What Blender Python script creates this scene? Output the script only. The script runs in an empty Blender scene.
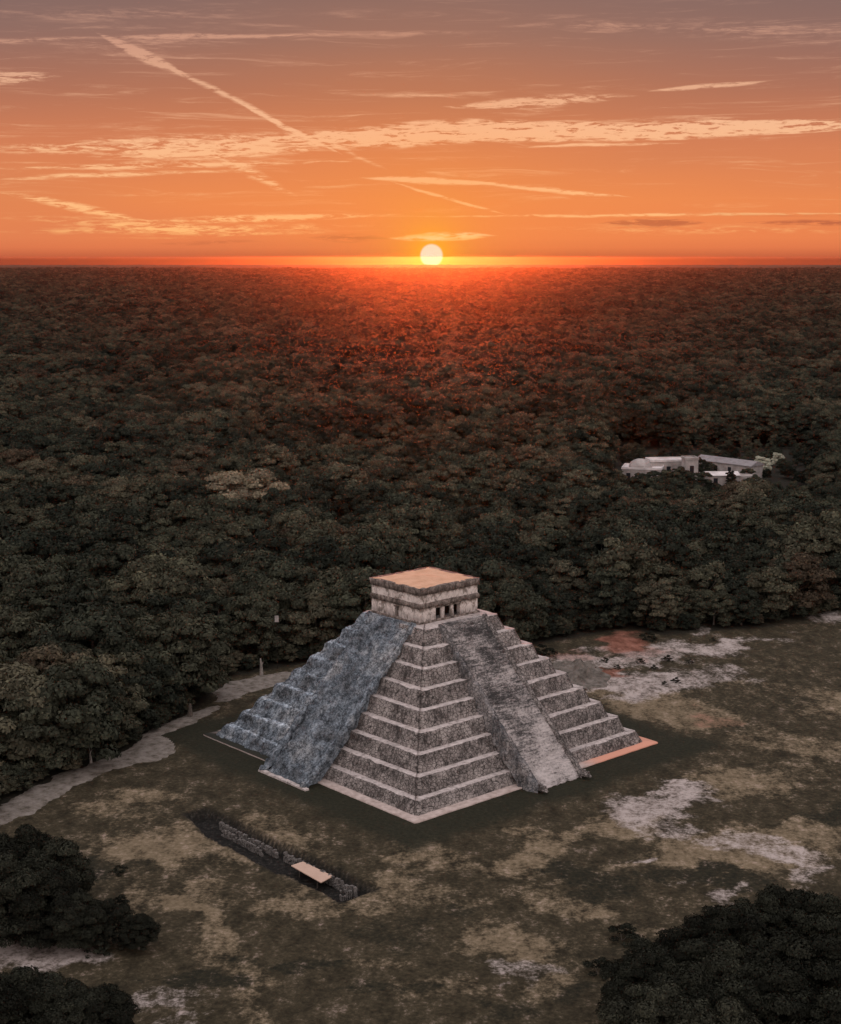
import bpy, math, random
import numpy as np
from mathutils import Vector, noise as mn

random.seed(7); rng = np.random.default_rng(7)
S = bpy.context.scene; COL = S.collection
R = math.radians

# ------------------------------------------------------------------ surveyed camera and site
F_PX, W, H = 1500.9, 841, 1024
CAM_H = 86.84
HOR = 257.2
PITCH = math.atan2(512 - HOR, F_PX)
PX0, PY0, YAW = 1.50, 263.6, 0.731
cy_, sy_ = math.cos(YAW), math.sin(YAW)

def direction(px, py):
    u = (px - W/2)/F_PX; v = (H/2 - py)/F_PX
    return (u, math.cos(PITCH) + v*math.sin(PITCH), -math.sin(PITCH) + v*math.cos(PITCH))
def at(px, py, z=0.0):
    d = direction(px, py); t = (z - CAM_H)/d[2]
    return (d[0]*t, d[1]*t)
def to_px(x, y, z):
    Z = z - CAM_H
    zc = y*np.cos(PITCH) - Z*np.sin(PITCH); yc = y*np.sin(PITCH) + Z*np.cos(PITCH)
    return W/2 + F_PX*x/zc, H/2 - F_PX*yc/zc
def to_local(x, y):
    a, b = x - PX0, y - PY0
    return a*cy_ + b*sy_, -a*sy_ + b*cy_
def to_world(a, b):
    return PX0 + a*cy_ - b*sy_, PY0 + a*sy_ + b*cy_

# ------------------------------------------------------------------ numpy noise
def _hash(ix, iy, seed):
    h = (ix.astype(np.int64)*374761393 + iy.astype(np.int64)*668265263 + seed*974634777) & 0xffffffff
    h = ((h ^ (h >> 13))*1274126177) & 0xffffffff
    return ((h ^ (h >> 16)) & 0xffff)/65535.0
def vnoise(x, y, seed=0):
    ix, iy = np.floor(x), np.floor(y); fx, fy = x-ix, y-iy
    fx = fx*fx*(3-2*fx); fy = fy*fy*(3-2*fy)
    a = _hash(ix, iy, seed); b = _hash(ix+1, iy, seed); c = _hash(ix, iy+1, seed); d = _hash(ix+1, iy+1, seed)
    return (a*(1-fx)+b*fx)*(1-fy) + (c*(1-fx)+d*fx)*fy
def fbm(x, y, seed=0, octv=4):
    s = 0; a = .5; t = 0
    for k in range(octv):
        s = s + a*vnoise(x*2**k + 17.3*k, y*2**k - 9.1*k, seed+k); t += a; a *= .55
    return s/t
def sstep(a, b, x):
    t = np.clip((x-a)/(b-a), 0, 1); return t*t*(3-2*t)
def in_poly(x, y, poly):
    x = np.asarray(x, float); y = np.asarray(y, float); ins = np.zeros(x.shape, bool); n = len(poly)
    for i in range(n):
        x1, y1 = poly[i]; x2, y2 = poly[(i+1) % n]
        if y1 == y2: continue
        c = ((y1 > y) != (y2 > y)) & (x < (x2-x1)*(y-y1)/(y2-y1) + x1)
        ins ^= c
    return ins
def dist_poly(x, y, poly):
    x = np.asarray(x, float); y = np.asarray(y, float); best = np.full(x.shape, 1e9); n = len(poly)
    for i in range(n):
        x1, y1 = poly[i]; x2, y2 = poly[(i+1) % n]; dx, dy = x2-x1, y2-y1
        t = np.clip(((x-x1)*dx+(y-y1)*dy)/(dx*dx+dy*dy+1e-9), 0, 1)
        best = np.minimum(best, np.hypot(x-x1-t*dx, y-y1-t*dy))
    return best

# ------------------------------------------------------------------ node helper
class NT:
    def __init__(s, tree): s.t = tree; s.n = tree.nodes; s.l = tree.links
    def new(s, typ, **kw):
        nd = s.n.new(typ)
        for k, v in kw.items(): setattr(nd, k, v)
        return nd
    def put(s, sock, v):
        if v is None: return
        if hasattr(v, 'is_output'): s.l.new(v, sock)
        else: sock.default_value = v
    def m(s, op, a, b=None, c=None, clamp=False):
        nd = s.new('ShaderNodeMath', operation=op); nd.use_clamp = clamp
        s.put(nd.inputs[0], a); s.put(nd.inputs[1], b); s.put(nd.inputs[2], c)
        return nd.outputs[0]
    def vm(s, op, a, b=None):
        nd = s.new('ShaderNodeVectorMath', operation=op)
        s.put(nd.inputs[0], a)
        if op == 'SCALE': s.put(nd.inputs[3], b)
        else: s.put(nd.inputs[1], b)
        return nd.outputs['Value'] if op in ('DOT_PRODUCT', 'LENGTH', 'DISTANCE') else nd.outputs[0]
    def noise(s, vec, scale, detail=4, rough=.55, dist=0.0, out=0):
        nd = s.new('ShaderNodeTexNoise'); s.put(nd.inputs['Vector'], vec)
        nd.inputs['Scale'].default_value = scale; nd.inputs['Detail'].default_value = detail
        nd.inputs['Roughness'].default_value = rough; nd.inputs['Distortion'].default_value = dist
        return nd.outputs[out]
    def rng(s, v, a, b, c=0.0, d=1.0, smooth=True):
        nd = s.new('ShaderNodeMapRange'); nd.interpolation_type = 'SMOOTHSTEP' if smooth else 'LINEAR'
        s.put(nd.inputs[0], v)
        for i, q in enumerate((a, b, c, d)): s.put(nd.inputs[1+i], q)
        return nd.outputs[0]
    def mix(s, f, a, b, blend='MIX'):
        nd = s.new('ShaderNodeMix', data_type='RGBA', blend_type=blend); nd.clamp_factor = True
        s.put(nd.inputs[0], f); s.put(nd.inputs[6], c4(a)); s.put(nd.inputs[7], c4(b))
        return nd.outputs[2]
    def ramp(s, f, stops, interp='LINEAR'):
        nd = s.new('ShaderNodeValToRGB'); s.put(nd.inputs[0], f); cr = nd.color_ramp; cr.interpolation = interp
        while len(cr.elements) > 1: cr.elements.remove(cr.elements[0])
        cr.elements[0].position = stops[0][0]; cr.elements[0].color = c4(stops[0][1])
        for p, c in stops[1:]:
            e = cr.elements.new(p); e.color = c4(c)
        return nd.outputs[0]
    def attr(s, name):
        return s.new('ShaderNodeAttribute', attribute_name=name).outputs['Fac']
    def bump(s, h, strength, distance):
        nd = s.new('ShaderNodeBump'); nd.inputs['Strength'].default_value = strength
        nd.inputs['Distance'].default_value = distance; s.put(nd.inputs['Height'], h); return nd.outputs[0]
def c4(c):
    if hasattr(c, 'is_output'): return c
    return tuple(c) + (1.0,) if len(c) == 3 else c
def srgb(r, g, b):
    f = lambda v: (v/255/12.92) if v/255 <= .04045 else ((v/255+.055)/1.055)**2.4
    return (f(r), f(g), f(b))

def material(name):
    m = bpy.data.materials.new(name); m.use_nodes = True; t = NT(m.node_tree)
    t.n.clear(); out = t.new('ShaderNodeOutputMaterial'); b = t.new('ShaderNodeBsdfPrincipled')
    b.inputs['Roughness'].default_value = .95; b.inputs['Specular IOR Level'].default_value = .15
    t.l.new(b.outputs[0], out.inputs[0])
    return m, t, b, out
def geo_pos(t): return t.new('ShaderNodeNewGeometry').outputs['Position']
def obj_pos(t): return t.new('ShaderNodeTexCoord').outputs['Object']
def scl(t, v, s):
    nd = t.new('ShaderNodeVectorMath', operation='MULTIPLY'); t.put(nd.inputs[0], v); nd.inputs[1].default_value = s
    return nd.outputs[0]

# ------------------------------------------------------------------ object helpers
def tag(o, label=None, cat=None, group=None, kind=None):
    if label: o['label'] = label
    if cat: o['category'] = cat
    if group: o['group'] = group
    if kind: o['kind'] = kind
    return o
def empty(name, loc, rz=0.0):
    o = bpy.data.objects.new(name, None); o.location = loc; o.rotation_euler = (0, 0, rz)
    o.empty_display_size = .5; COL.objects.link(o); return o
def mesh_np(name, verts, faces, mats, parent=None, mat_idx=None, attrs=None, smooth=False):
    me = bpy.data.meshes.new(name)
    v = np.asarray(verts, float); 
    if isinstance(faces, np.ndarray):
        n, k = faces.shape
        me.vertices.add(len(v)); me.vertices.foreach_set('co', v.ravel())
        me.loops.add(n*k); me.loops.foreach_set('vertex_index', faces.ravel().astype(np.int32))
        me.polygons.add(n); me.polygons.foreach_set('loop_start', np.arange(0, n*k, k, dtype=np.int32))
        me.polygons.foreach_set('loop_total', np.full(n, k, np.int32)); me.update(calc_edges=True)
    else:
        me.from_pydata([tuple(q) for q in v], [], faces); me.update()
    for m in (mats if isinstance(mats, (list, tuple)) else [mats]): me.materials.append(m)
    if mat_idx is not None: me.polygons.foreach_set('material_index', np.asarray(mat_idx, np.int32))
    if smooth: me.polygons.foreach_set('use_smooth', np.ones(len(me.polygons), bool))
    for k, a in (attrs or {}).items():
        at_ = me.attributes.new(k, 'FLOAT', 'POINT'); at_.data.foreach_set('value', np.asarray(a, np.float32))
    o = bpy.data.objects.new(name, me); COL.objects.link(o)
    if parent is not None: o.parent = parent
    return o
def obj_copy(src, parent=None):
    o = src.copy(); COL.objects.link(o); o.parent = parent; return o

class MB:
    """collects pieces of one part"""
    def __init__(s): s.v = []; s.f = []; s.i = []
    def add(s, v, f, i=0):
        o = len(s.v); s.v += [tuple(q) for q in v]; s.f += [tuple(a+o for a in q) for q in f]; s.i += [i]*len(f)
    def box(s, x0, x1, y0, y1, z0, z1, i=0, jit=0.0):
        v = [(x, y, z) for z in (z0, z1) for y in (y0, y1) for x in (x0, x1)]
        if jit: v = [tuple(c+random.uniform(-jit, jit) for c in q) for q in v]
        s.add(v, [(0, 2, 3, 1), (4, 5, 7, 6), (0, 1, 5, 4), (2, 6, 7, 3), (0, 4, 6, 2), (1, 3, 7, 5)], i)
    def tube(s, pts, rad, n=7, i=0):
        rings = []; 
        for k, p in enumerate(pts):
            p = Vector(p); a = Vector(pts[max(k-1, 0)]); b = Vector(pts[min(k+1, len(pts)-1)])
            d = (b-a).normalized(); u = d.cross(Vector((.3, .9, .1))).normalized(); w = d.cross(u)
            rings.append([p + (u*math.cos(q*2*math.pi/n) + w*math.sin(q*2*math.pi/n))*rad[k] for q in range(n)])
        v = [q for r in rings for q in r]; f = []
        for k in range(len(pts)-1):
            for q in range(n):
                f.append((k*n+q, k*n+(q+1) % n, (k+1)*n+(q+1) % n, (k+1)*n+q))
        f.append(tuple(range(n-1, -1, -1))); f.append(tuple((len(pts)-1)*n+q for q in range(n)))
        s.add(v, f, i)
    def build(s, name, mats, parent=None, rot=None, loc=None):
        o = mesh_np(name, s.v, s.f, mats, parent, s.i)
        if loc: o.location = loc
        return o

# ------------------------------------------------------------------ materials
def rubble_colour(t, P):
    a = t.noise(P, .75, 6, .8); b = t.noise(P, .13, 4, .6); c = t.noise(P, 2.6, 3, .85)
    f = t.m('ADD', t.m('MULTIPLY', a, .55), t.m('MULTIPLY', c, .45))
    col = t.ramp(f, [(.40, (.040, .044, .048)), (.48, (.14, .152, .162)), (.56, (.35, .37, .385)), (.68, (.60, .615, .62))])
    tint = t.ramp(b, [(.36, (.50, .50, .50)), (.5, (.86, .95, 1.02)), (.64, (1.35, 1.32, 1.28))])
    return t.mix(1.0, col, tint, 'MULTIPLY'), f

def stone_wall_mat():
    m, t, b, _ = material('weathered_stone'); P = obj_pos(t)
    fine = t.noise(P, 2.6, 4, .75); streak = t.noise(scl(t, P, (1.6, 1.6, .28)), 1.0, 4, .7); big = t.noise(P, .24, 5, .75)
    br = t.new('ShaderNodeTexVoronoi', feature='DISTANCE_TO_EDGE'); t.put(br.inputs['Vector'], scl(t, P, (1.0, 1.0, 1.5))); br.inputs['Scale'].default_value = 1.25
    f = t.m('ADD', t.m('ADD', t.m('MULTIPLY', fine, .27), t.m('MULTIPLY', streak, .31)), t.m('MULTIPLY', big, .42))
    col = t.ramp(f, [(.39, (.042, .037, .034)), (.455, (.135, .12, .11)), (.515, (.285, .253, .233)), (.59, (.45, .405, .372)), (.70, (.60, .55, .515))])
    joint = t.rng(br.outputs['Distance'], 0.0, .09)
    col = t.mix(t.m('SUBTRACT', 1.0, joint), col, (.045, .04, .037))
    rc, rf = rubble_colour(t, P)
    e = t.attr('eroded')
    t.put(b.inputs['Base Color'], t.mix(e, col, rc))
    h = t.m('ADD', t.m('MULTIPLY', fine, .6), t.m('MULTIPLY', joint, .25))
    t.put(b.inputs['Normal'], t.bump(h, .8, .35))
    return m
def ledge_mat():
    m, t, b, _ = material('pale_ledge_mortar'); P = obj_pos(t)
    a = t.noise(P, 1.3, 5, .7); c = t.noise(P, .2, 2, .5)
    col = t.ramp(a, [(.30, (.17, .145, .13)), (.42, (.46, .40, .37)), (.6, (.66, .585, .545)), (.75, (.72, .65, .61))])
    col = t.mix(t.rng(c, .55, .75, 0, .45), col, (.22, .20, .18))
    rc, rf = rubble_colour(t, P)
    rc = t.mix(1.0, rc, (1.7, 1.7, 1.7), 'MULTIPLY'); t.put(b.inputs['Base Color'], t.mix(t.attr('eroded'), col, rc)); t.put(b.inputs['Normal'], t.bump(a, .5, .2))
    return m
def plinth_mat():
    m, t, b, _ = material('plinth_paving'); P = obj_pos(t)
    a = t.noise(P, .9, 4, .6); c = t.noise(P, .09, 2, .5)
    col = t.ramp(a, [(.3, (.38, .30, .26)), (.6, (.58, .48, .43)), (.8, (.66, .56, .50))])
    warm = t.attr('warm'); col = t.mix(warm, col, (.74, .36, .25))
    col = t.mix(t.attr('eroded'), col, (.035, .036, .028))
    t.put(b.inputs['Base Color'], col); t.put(b.inputs['Normal'], t.bump(a, .3, .1)); return m
def stair_mat():
    m, t, b, _ = material('worn_stair_stone'); P = obj_pos(t)
    fine = t.noise(P, 2.4, 5, .8); big = t.noise(P, .22, 4, .6); st = t.noise(scl(t, P, (.5, .5, 5.5)), .8, 3, .7)
    f = t.m('ADD', t.m('ADD', t.m('MULTIPLY', fine, .38), t.m('MULTIPLY', big, .34)), t.m('MULTIPLY', st, .28))
    z = t.new('ShaderNodeSeparateXYZ'); t.put(z.inputs[0], P)
    f = t.m('ADD', f, t.rng(z.outputs[2], 17, 1, -.03, .045))
    col = t.ramp(f, [(.42, (.06, .057, .055)), (.475, (.20, .185, .175)), (.52, (.47, .425, .40)), (.60, (.72, .655, .62))])
    rc, rf = rubble_colour(t, P)
    t.put(b.inputs['Base Color'], t.mix(t.attr('eroded'), col, rc)); t.put(b.inputs['Normal'], t.bump(fine, .8, .4)); return m
def temple_mat(dirty, name):
    m, t, b, _ = material(name); P = obj_pos(t)
    a = t.noise(P, 1.5, 5, .75); c = t.noise(scl(t, P, (1, 1, .35)), .9, 4, .7); c2 = t.noise(P, .4, 2, .5)
    f = t.m('ADD', t.m('MULTIPLY', a, .5), t.m('MULTIPLY', c, .5))
    if not dirty:
        z = t.new('ShaderNodeSeparateXYZ'); t.put(z.inputs[0], P)
        col = t.ramp(f, [(.36, (.22, .17, .14)), (.43, (.58, .50, .45)), (.52, (.80, .72, .66)), (.7, (.84, .77, .71))])
        low = t.m('MULTIPLY', t.rng(z.outputs[2], 1.9, .1), t.rng(a, .42, .56, .2, 1))
        st1 = t.noise(scl(t, P, (1, 1, .8)), .75, 5, .75); hi = t.m('MAXIMUM', t.m('MULTIPLY', t.rng(z.outputs[2], 1.9, 2.8), t.rng(z.outputs[2], 3.3, 3.0)), t.rng(z.outputs[2], 4.3, 5.3))
        dirt = t.rng(t.m('ADD', st1, t.m('MULTIPLY', hi, .13)), .50, .62)
        col = t.mix(t.m('MULTIPLY', dirt, .8), col, (.17, .135, .105))
        col = t.mix(t.m('MULTIPLY', low, .85), col, (.10, .085, .075))
    else:
        col = t.ramp(f, [(.38, (.05, .042, .035)), (.48, (.13, .105, .09)), (.57, (.30, .25, .215)), (.68, (.5, .42, .37))])
    t.put(b.inputs['Base Color'], col); t.put(b.inputs['Normal'], t.bump(a, .6, .2)); return m
def simple_mat(name, col, col2=None, scale=1.0, rough=.95, bump=.2, detail=4):
    m, t, b, _ = material(name); P = obj_pos(t); a = t.noise(P, scale, detail, .65)
    t.put(b.inputs['Base Color'], t.ramp(a, [(.32, col), (.68, col2 or tuple(c*.6 for c in col))]))
    b.inputs['Roughness'].default_value = rough; t.put(b.inputs['Normal'], t.bump(a, .4, bump)); return m

def leaf_mat(name, stops):
    m, t, b, out = material(name)
    rnd = t.new('ShaderNodeObjectInfo').outputs['Random']
    P = geo_pos(t); big = t.noise(P, .012, 2, .5); leaf = t.attr('leaf')
    region = t.rng(big, .35, .65, -.18, .18)
    r2 = t.m('ADD', t.m('ADD', t.m('MULTIPLY', rnd, .8), .1), region, clamp=True)
    col = t.ramp(r2, stops)
    col = t.mix(1.0, col, t.ramp(leaf, [(0, (.55, .55, .55)), (.4, (.95, .95, .95)), (1, (1.7, 1.68, 1.55))]), 'MULTIPLY')
    t.put(b.inputs['Base Color'], col); b.inputs['Roughness'].default_value = 1; b.inputs['Specular IOR Level'].default_value = .03
    tr = t.new('ShaderNodeBsdfTranslucent'); t.put(tr.inputs[0], t.mix(1.0, col, (1.3, 1.1, .6), 'MULTIPLY'))
    mx = t.new('ShaderNodeMixShader'); mx.inputs[0].default_value = .08
    t.l.new(b.outputs[0], mx.inputs[1]); t.l.new(tr.outputs[0], mx.inputs[2]); t.l.new(mx.outputs[0], out.inputs[0])
    return m

M = {}
M['wall'] = stone_wall_mat(); M['ledge'] = ledge_mat(); M['plinth'] = plinth_mat(); M['stair'] = stair_mat()
M['plaster'] = temple_mat(False, 'stained_plaster'); M['dirty'] = temple_mat(True, 'lichen_cornice')
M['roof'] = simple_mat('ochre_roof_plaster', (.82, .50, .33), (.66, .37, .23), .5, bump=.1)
M['dark'] = simple_mat('shade_and_post_black', (.03, .025, .02), None, 1)  # near-black: painted shade behind the temple doorways, also colours the sign post
M['foliage'] = leaf_mat('forest_leaves', [(0, (.022, .026, .020)), (.3, (.038, .043, .032)), (.55, (.060, .064, .045)), (.78, (.090, .088, .060)), (.94, (.12, .108, .074)), (1, (.085, .066, .046))])
M['foliage_tan'] = leaf_mat('dry_crown_leaves', [(0, (.20, .172, .118)), (1, (.25, .215, .15))])
M['foliage_olive'] = leaf_mat('olive_crown_leaves', [(0, (.085, .082, .056)), (1, (.115, .108, .075))])
M['foliage_dark'] = leaf_mat('dark_crown_leaves', [(0, (.020, .021, .016)), (.6, (.036, .038, .028)), (1, (.058, .058, .042))])  # darker leaf colours for corner trees, shrubs and trees among the houses
M['bark'] = simple_mat('grey_bark', (.17, .145, .12), (.07, .06, .05), 3)
M['pale_bark'] = simple_mat('bleached_bark', (.42, .38, .34), (.2, .18, .16), 3)
M['rubblestone'] = simple_mat('loose_stone', (.24, .22, .20), (.06, .055, .05), 1.2, bump=.3)
M['sheet'] = simple_mat('cover_sheet', (.66, .47, .36), (.58, .40, .30), .6, rough=.6, bump=.02)
M['white'] = simple_mat('white_render', (.54, .49, .46), (.28, .25, .23), .3)
M['whiteroof'] = simple_mat('pale_roof', (.82, .76, .73), (.52, .47, .45), .25)
M['greyroof'] = simple_mat('grey_roof', (.33, .31, .31), (.22, .20, .20), .4)
M['glass'] = simple_mat('dark_window', (.03, .03, .035), None, 1, rough=.2)
M['blossom'] = simple_mat('pale_blossom', (.62, .60, .5), (.34, .36, .24), 1.5)

# ------------------------------------------------------------------ clearing outline and ground
CLEAR_PX = [(-300, 900), (-60, 835), (0, 806), (57, 776), (141, 740), (183, 716), (206, 694), (222, 676), (285, 664), (400, 650), (500, 648),
            (560, 638), (625, 626), (665, 633), (700, 630), (770, 624), (841, 612), (950, 604), (1100, 600), (1300, 1250), (-300, 1250)]
CLEAR = [at(*p) for p in CLEAR_PX]

def axis(segs):
    out = [segs[0][0]]
    for a, b, n, g in segs:
        tt = np.linspace(0, 1, n+1)[1:]
        if g == 'lin': out += list(a + (b-a)*tt)
        elif g == 'out': out += list(a + np.sign(b-a)*(np.expm1(tt*6)/np.expm1(6))*abs(b-a))
        else: out += list(b - np.sign(b-a)*(np.expm1((1-tt)*6)/np.expm1(6))*abs(b-a))
    return np.array(out)
gx = axis([(-16500, -75, 26, 'in'), (-75, 115, 300, 'lin'), (115, 16500, 26, 'out')])
gy = axis([(-16500, 140, 22, 'in'), (140, 350, 330, 'lin'), (350, 16500, 30, 'out')])
GX, GY = np.meshgrid(gx, gy); gxf, gyf = GX.ravel(), GY.ravel()
LX, LY = to_local(gxf, gyf)

TR = dict(x0=-56.0, x1=-49.3, y0=-43.5, y1=-1.5)   # the long excavation, in the pyramid's own axes
n1 = fbm(gxf*.35, gyf*.35, 3, 3)
jx = (fbm(LX*.25, LY*.25, 5, 3)-.5)*2.2
taper = sstep(-1, -14, LY)*.4 + .6
ddx = np.minimum(LX + jx - (TR['x1'] - 6.6*taper), TR['x1'] + jx*.3 - LX)
ddy = np.minimum(LY - TR['y0'] + jx*.6, TR['y1'] - LY + jx*.6)
hole = sstep(-.25, .75, np.minimum(ddx, ddy))
gz = (fbm(gxf*.06, gyf*.06, 11, 3)-.5)*.35*(np.abs(gxf) < 400)*(np.abs(gyf) < 600) - .18
gz = gz*(1 - sstep(40, 33, np.maximum(np.abs(LX), np.abs(LY)))) - .04
gz -= hole*(1.5 + .5*n1)

wx = gxf + (fbm(gxf*.09, gyf*.09, 21, 4)-.5)*16 + (fbm(gxf*.5, gyf*.5, 22, 3)-.5)*4
wy = gyf + (fbm(gxf*.09, gyf*.09, 31, 4)-.5)*20 + (fbm(gxf*.5, gyf*.5, 32, 3)-.5)*5
def blob(px, py, rx, ry, s=1.0, soft=.55, ang=0):
    cx, cy = at(px, py); sx = abs(at(px+rx, py)[0]-cx); sy = abs(at(px, py-ry)[1]-cy)
    a = R(ang); dx, dy = wx-cx, wy-cy
    ex, ey = (dx*math.cos(a)+dy*math.sin(a))/sx, (-dx*math.sin(a)+dy*math.cos(a))/sy
    return s*sstep(1.25, .55, np.hypot(ex, ey))
def paint(lst, base=None):
    a = np.zeros(len(gxf)) if base is None else base
    for q in lst: a = np.maximum(a, blob(*q))
    return a
def line(pts, wid, s):
    P = [at(*p) for p in pts]; best = np.full(len(gxf), 1e9)
    X = gxf*.5+wx*.5; Y = gyf*.5+wy*.5
    for (x1, y1), (x2, y2) in zip(P[:-1], P[1:]):
        dx, dy = x2-x1, y2-y1; tt = np.clip(((X-x1)*dx+(Y-y1)*dy)/(dx*dx+dy*dy), 0, 1)
        best = np.minimum(best, np.hypot(X-x1-tt*dx, Y-y1-tt*dy))
    return s*sstep(wid, wid*.3, best)
pale = paint([(660, 803, 48, 17, 1.), (635, 800, 40, 12, .8), (690, 788, 28, 10, .9), (695, 826, 42, 12, .6), (757, 846, 52, 13, .75), (800, 860, 26, 9, .6), (775, 856, 16, 5, 1.),
              (625, 685, 62, 11, .95), (590, 693, 30, 8, .7), (650, 676, 45, 9, .9), (590, 658, 50, 8, .8), (650, 655, 50, 9, .8), (700, 645, 42, 9, .85), (735, 641, 22, 5, 1.), (690, 625, 14, 8, .6),
              (832, 618, 22, 5, .95), (760, 636, 40, 3, .5), (700, 672, 45, 8, .55),
              (35, 960, 55, 17, .9), (-10, 955, 40, 20, .9), (715, 898, 19, 12, .8), (645, 858, 12, 4, .9), (150, 1010, 38, 12, .5), (500, 968, 40, 11, .45), (700, 1000, 30, 12, .5), (60, 935, 25, 8, .5)])
dry = paint([(160, 842, 60, 26, .8), (250, 835, 70, 22, .5), (120, 800, 50, 16, .5), (330, 905, 80, 16, .75), (400, 890, 60, 20, .8), (430, 858, 60, 14, .7), (500, 862, 48, 20, .9), (545, 838, 34, 13, .85), (600, 828, 40, 10, .7), (640, 820, 44, 14, .9),
             (490, 945, 55, 16, .7), (350, 955, 60, 14, .55), (420, 1000, 70, 16, .5), (560, 905, 50, 10, .6), (540, 985, 40, 16, .6), (720, 850, 90, 24, .75), (800, 830, 45, 18, .7),
             (700, 715, 60, 16, .75), (760, 690, 80, 18, .6), (800, 740, 60, 18, .6), (740, 780, 60, 14, .6), (650, 700, 70, 12, .7), (830, 700, 60, 20, .6), (780, 660, 70, 12, .45),
             (100, 920, 40, 14, .4), (260, 990, 60, 14, .5), (215, 900, 50, 10, .5)])
dry = np.maximum(dry, line([(165, 905), (195, 912), (225, 935), (240, 960), (250, 985)], 3.2, .95))
dry = np.maximum(dry, line([(200, 925), (212, 960), (235, 1000), (245, 1024)], 2.6, .75))
dry = np.maximum(dry, line([(145, 860), (170, 868), (160, 850)], 2.4, .5))
dry = np.maximum(dry, line([(380, 900), (460, 905), (560, 880), (640, 862)], 2.5, .5))
dark = paint([(290, 955, 60, 14, .8), (370, 1000, 60, 14, .7), (580, 880, 45, 11, .9), (620, 895, 60, 12, .8), (190, 985, 44, 20, .9), (560, 870, 46, 9, .8), (700, 880, 70, 9, .85), (820, 810, 36, 14, .8), (770, 890, 60, 9, .8),
              (450, 915, 44, 9, .7), (130, 870, 30, 12, .5), (500, 1010, 40, 12, .7), (300, 860, 40, 10, .6), (70, 870, 60, 24, .8), (580, 1000, 34, 16, .7), (600, 950, 30, 12, .6), (390, 930, 34, 8, .6), (790, 700, 26, 6, .5), (740, 730, 34, 8, .5)])
rust = paint([(632, 640, 26, 12, .95), (602, 671, 22, 8, .85), (650, 650, 40, 8, .5), (715, 718, 36, 9, .45), (570, 655, 30, 6, .5)])
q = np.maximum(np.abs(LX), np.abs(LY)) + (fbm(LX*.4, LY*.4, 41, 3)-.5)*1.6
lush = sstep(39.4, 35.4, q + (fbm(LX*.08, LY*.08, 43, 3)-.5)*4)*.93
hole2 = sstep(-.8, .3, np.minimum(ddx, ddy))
inside = in_poly(gxf, gyf, CLEAR); dcl = dist_poly(gxf, gyf, CLEAR)
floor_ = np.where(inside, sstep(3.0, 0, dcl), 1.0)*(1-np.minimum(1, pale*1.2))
patch = fbm(gxf*.045, gyf*.06, 51, 5)
dry = np.clip(dry*.9 + (patch-.5)*1.1, 0, 1)*(1-.75*dark)

def ground_mat():
    m, t, b, _ = material('clearing_ground'); P = geo_pos(t)
    n0 = t.noise(P, 1.6, 4, .7); n1_ = t.noise(scl(t, P, (1, .6, 1)), .35, 5, .7); n2 = t.noise(P, .07, 4, .6)
    brk = t.m('ADD', t.m('MULTIPLY', n0, .45), t.m('MULTIPLY', n1_, .55))
    base = t.ramp(brk, [(.38, (.022, .018, .010)), (.5, (.052, .042, .024)), (.62, (.100, .080, .048))])
    dryc = t.ramp(brk, [(.36, (.085, .063, .037)), (.5, (.195, .150, .092)), (.64, (.31, .24, .158))])
    jit = t.m('MULTIPLY', t.m('SUBTRACT', brk, .5), 2.2)
    c = t.mix(t.rng(t.m('ADD', t.attr('dry'), jit), .18, .85), base, dryc)
    c = t.mix(t.rng(t.m('SUBTRACT', t.attr('dark'), t.m('MULTIPLY', jit, .6)), .3, .95), c, t.ramp(n0, [(.35, (.014, .014, .009)), (.65, (.036, .032, .018))]))
    palec = t.ramp(brk, [(.34, (.13, .105, .085)), (.46, (.34, .285, .25)), (.58, (.54, .47, .43))])
    c = t.mix(t.m('MULTIPLY', t.rng(t.m('ADD', t.attr('pale'), t.m('MULTIPLY', jit, 1.5)), .15, 1.1), .92), c, palec)
    c = t.mix(t.m('MULTIPLY', t.rng(t.m('ADD', t.attr('rust'), t.m('MULTIPLY', jit, 1.1)), .1, 1.1), .75), c, t.ramp(n1_, [(.35, (.20, .07, .045)), (.65, (.40, .17, .12))]))
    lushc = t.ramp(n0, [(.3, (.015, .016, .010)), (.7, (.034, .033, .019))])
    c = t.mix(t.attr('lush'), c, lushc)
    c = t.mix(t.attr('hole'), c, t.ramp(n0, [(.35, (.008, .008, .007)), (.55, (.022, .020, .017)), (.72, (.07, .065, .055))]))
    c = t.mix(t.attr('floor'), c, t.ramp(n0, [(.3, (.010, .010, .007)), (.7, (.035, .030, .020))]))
    t.put(b.inputs['Base Color'], c)
    t.put(b.inputs['Normal'], t.bump(brk, .7, .35)); return m
nx, ny = len(gx), len(gy)
idx = np.arange(nx*ny).reshape(ny, nx)
gf = np.stack([idx[:-1, :-1], idx[:-1, 1:], idx[1:, 1:], idx[1:, :-1]], -1).reshape(-1, 4)
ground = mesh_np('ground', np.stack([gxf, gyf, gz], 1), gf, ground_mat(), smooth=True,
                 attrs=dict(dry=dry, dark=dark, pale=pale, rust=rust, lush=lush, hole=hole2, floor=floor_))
tag(ground, kind='structure')
def ground_z(x, y):
    i = int(np.clip(np.searchsorted(gx, x)-1, 0, nx-2)); j = int(np.clip(np.searchsorted(gy, y)-1, 0, ny-2))
    z = gz.reshape(ny, nx); fx = (x-gx[i])/(gx[i+1]-gx[i]); fy = (y-gy[j])/(gy[j+1]-gy[j])
    return float((z[j, i]*(1-fx)+z[j, i+1]*fx)*(1-fy) + (z[j+1, i]*(1-fx)+z[j+1, i+1]*fx)*fy)

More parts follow.
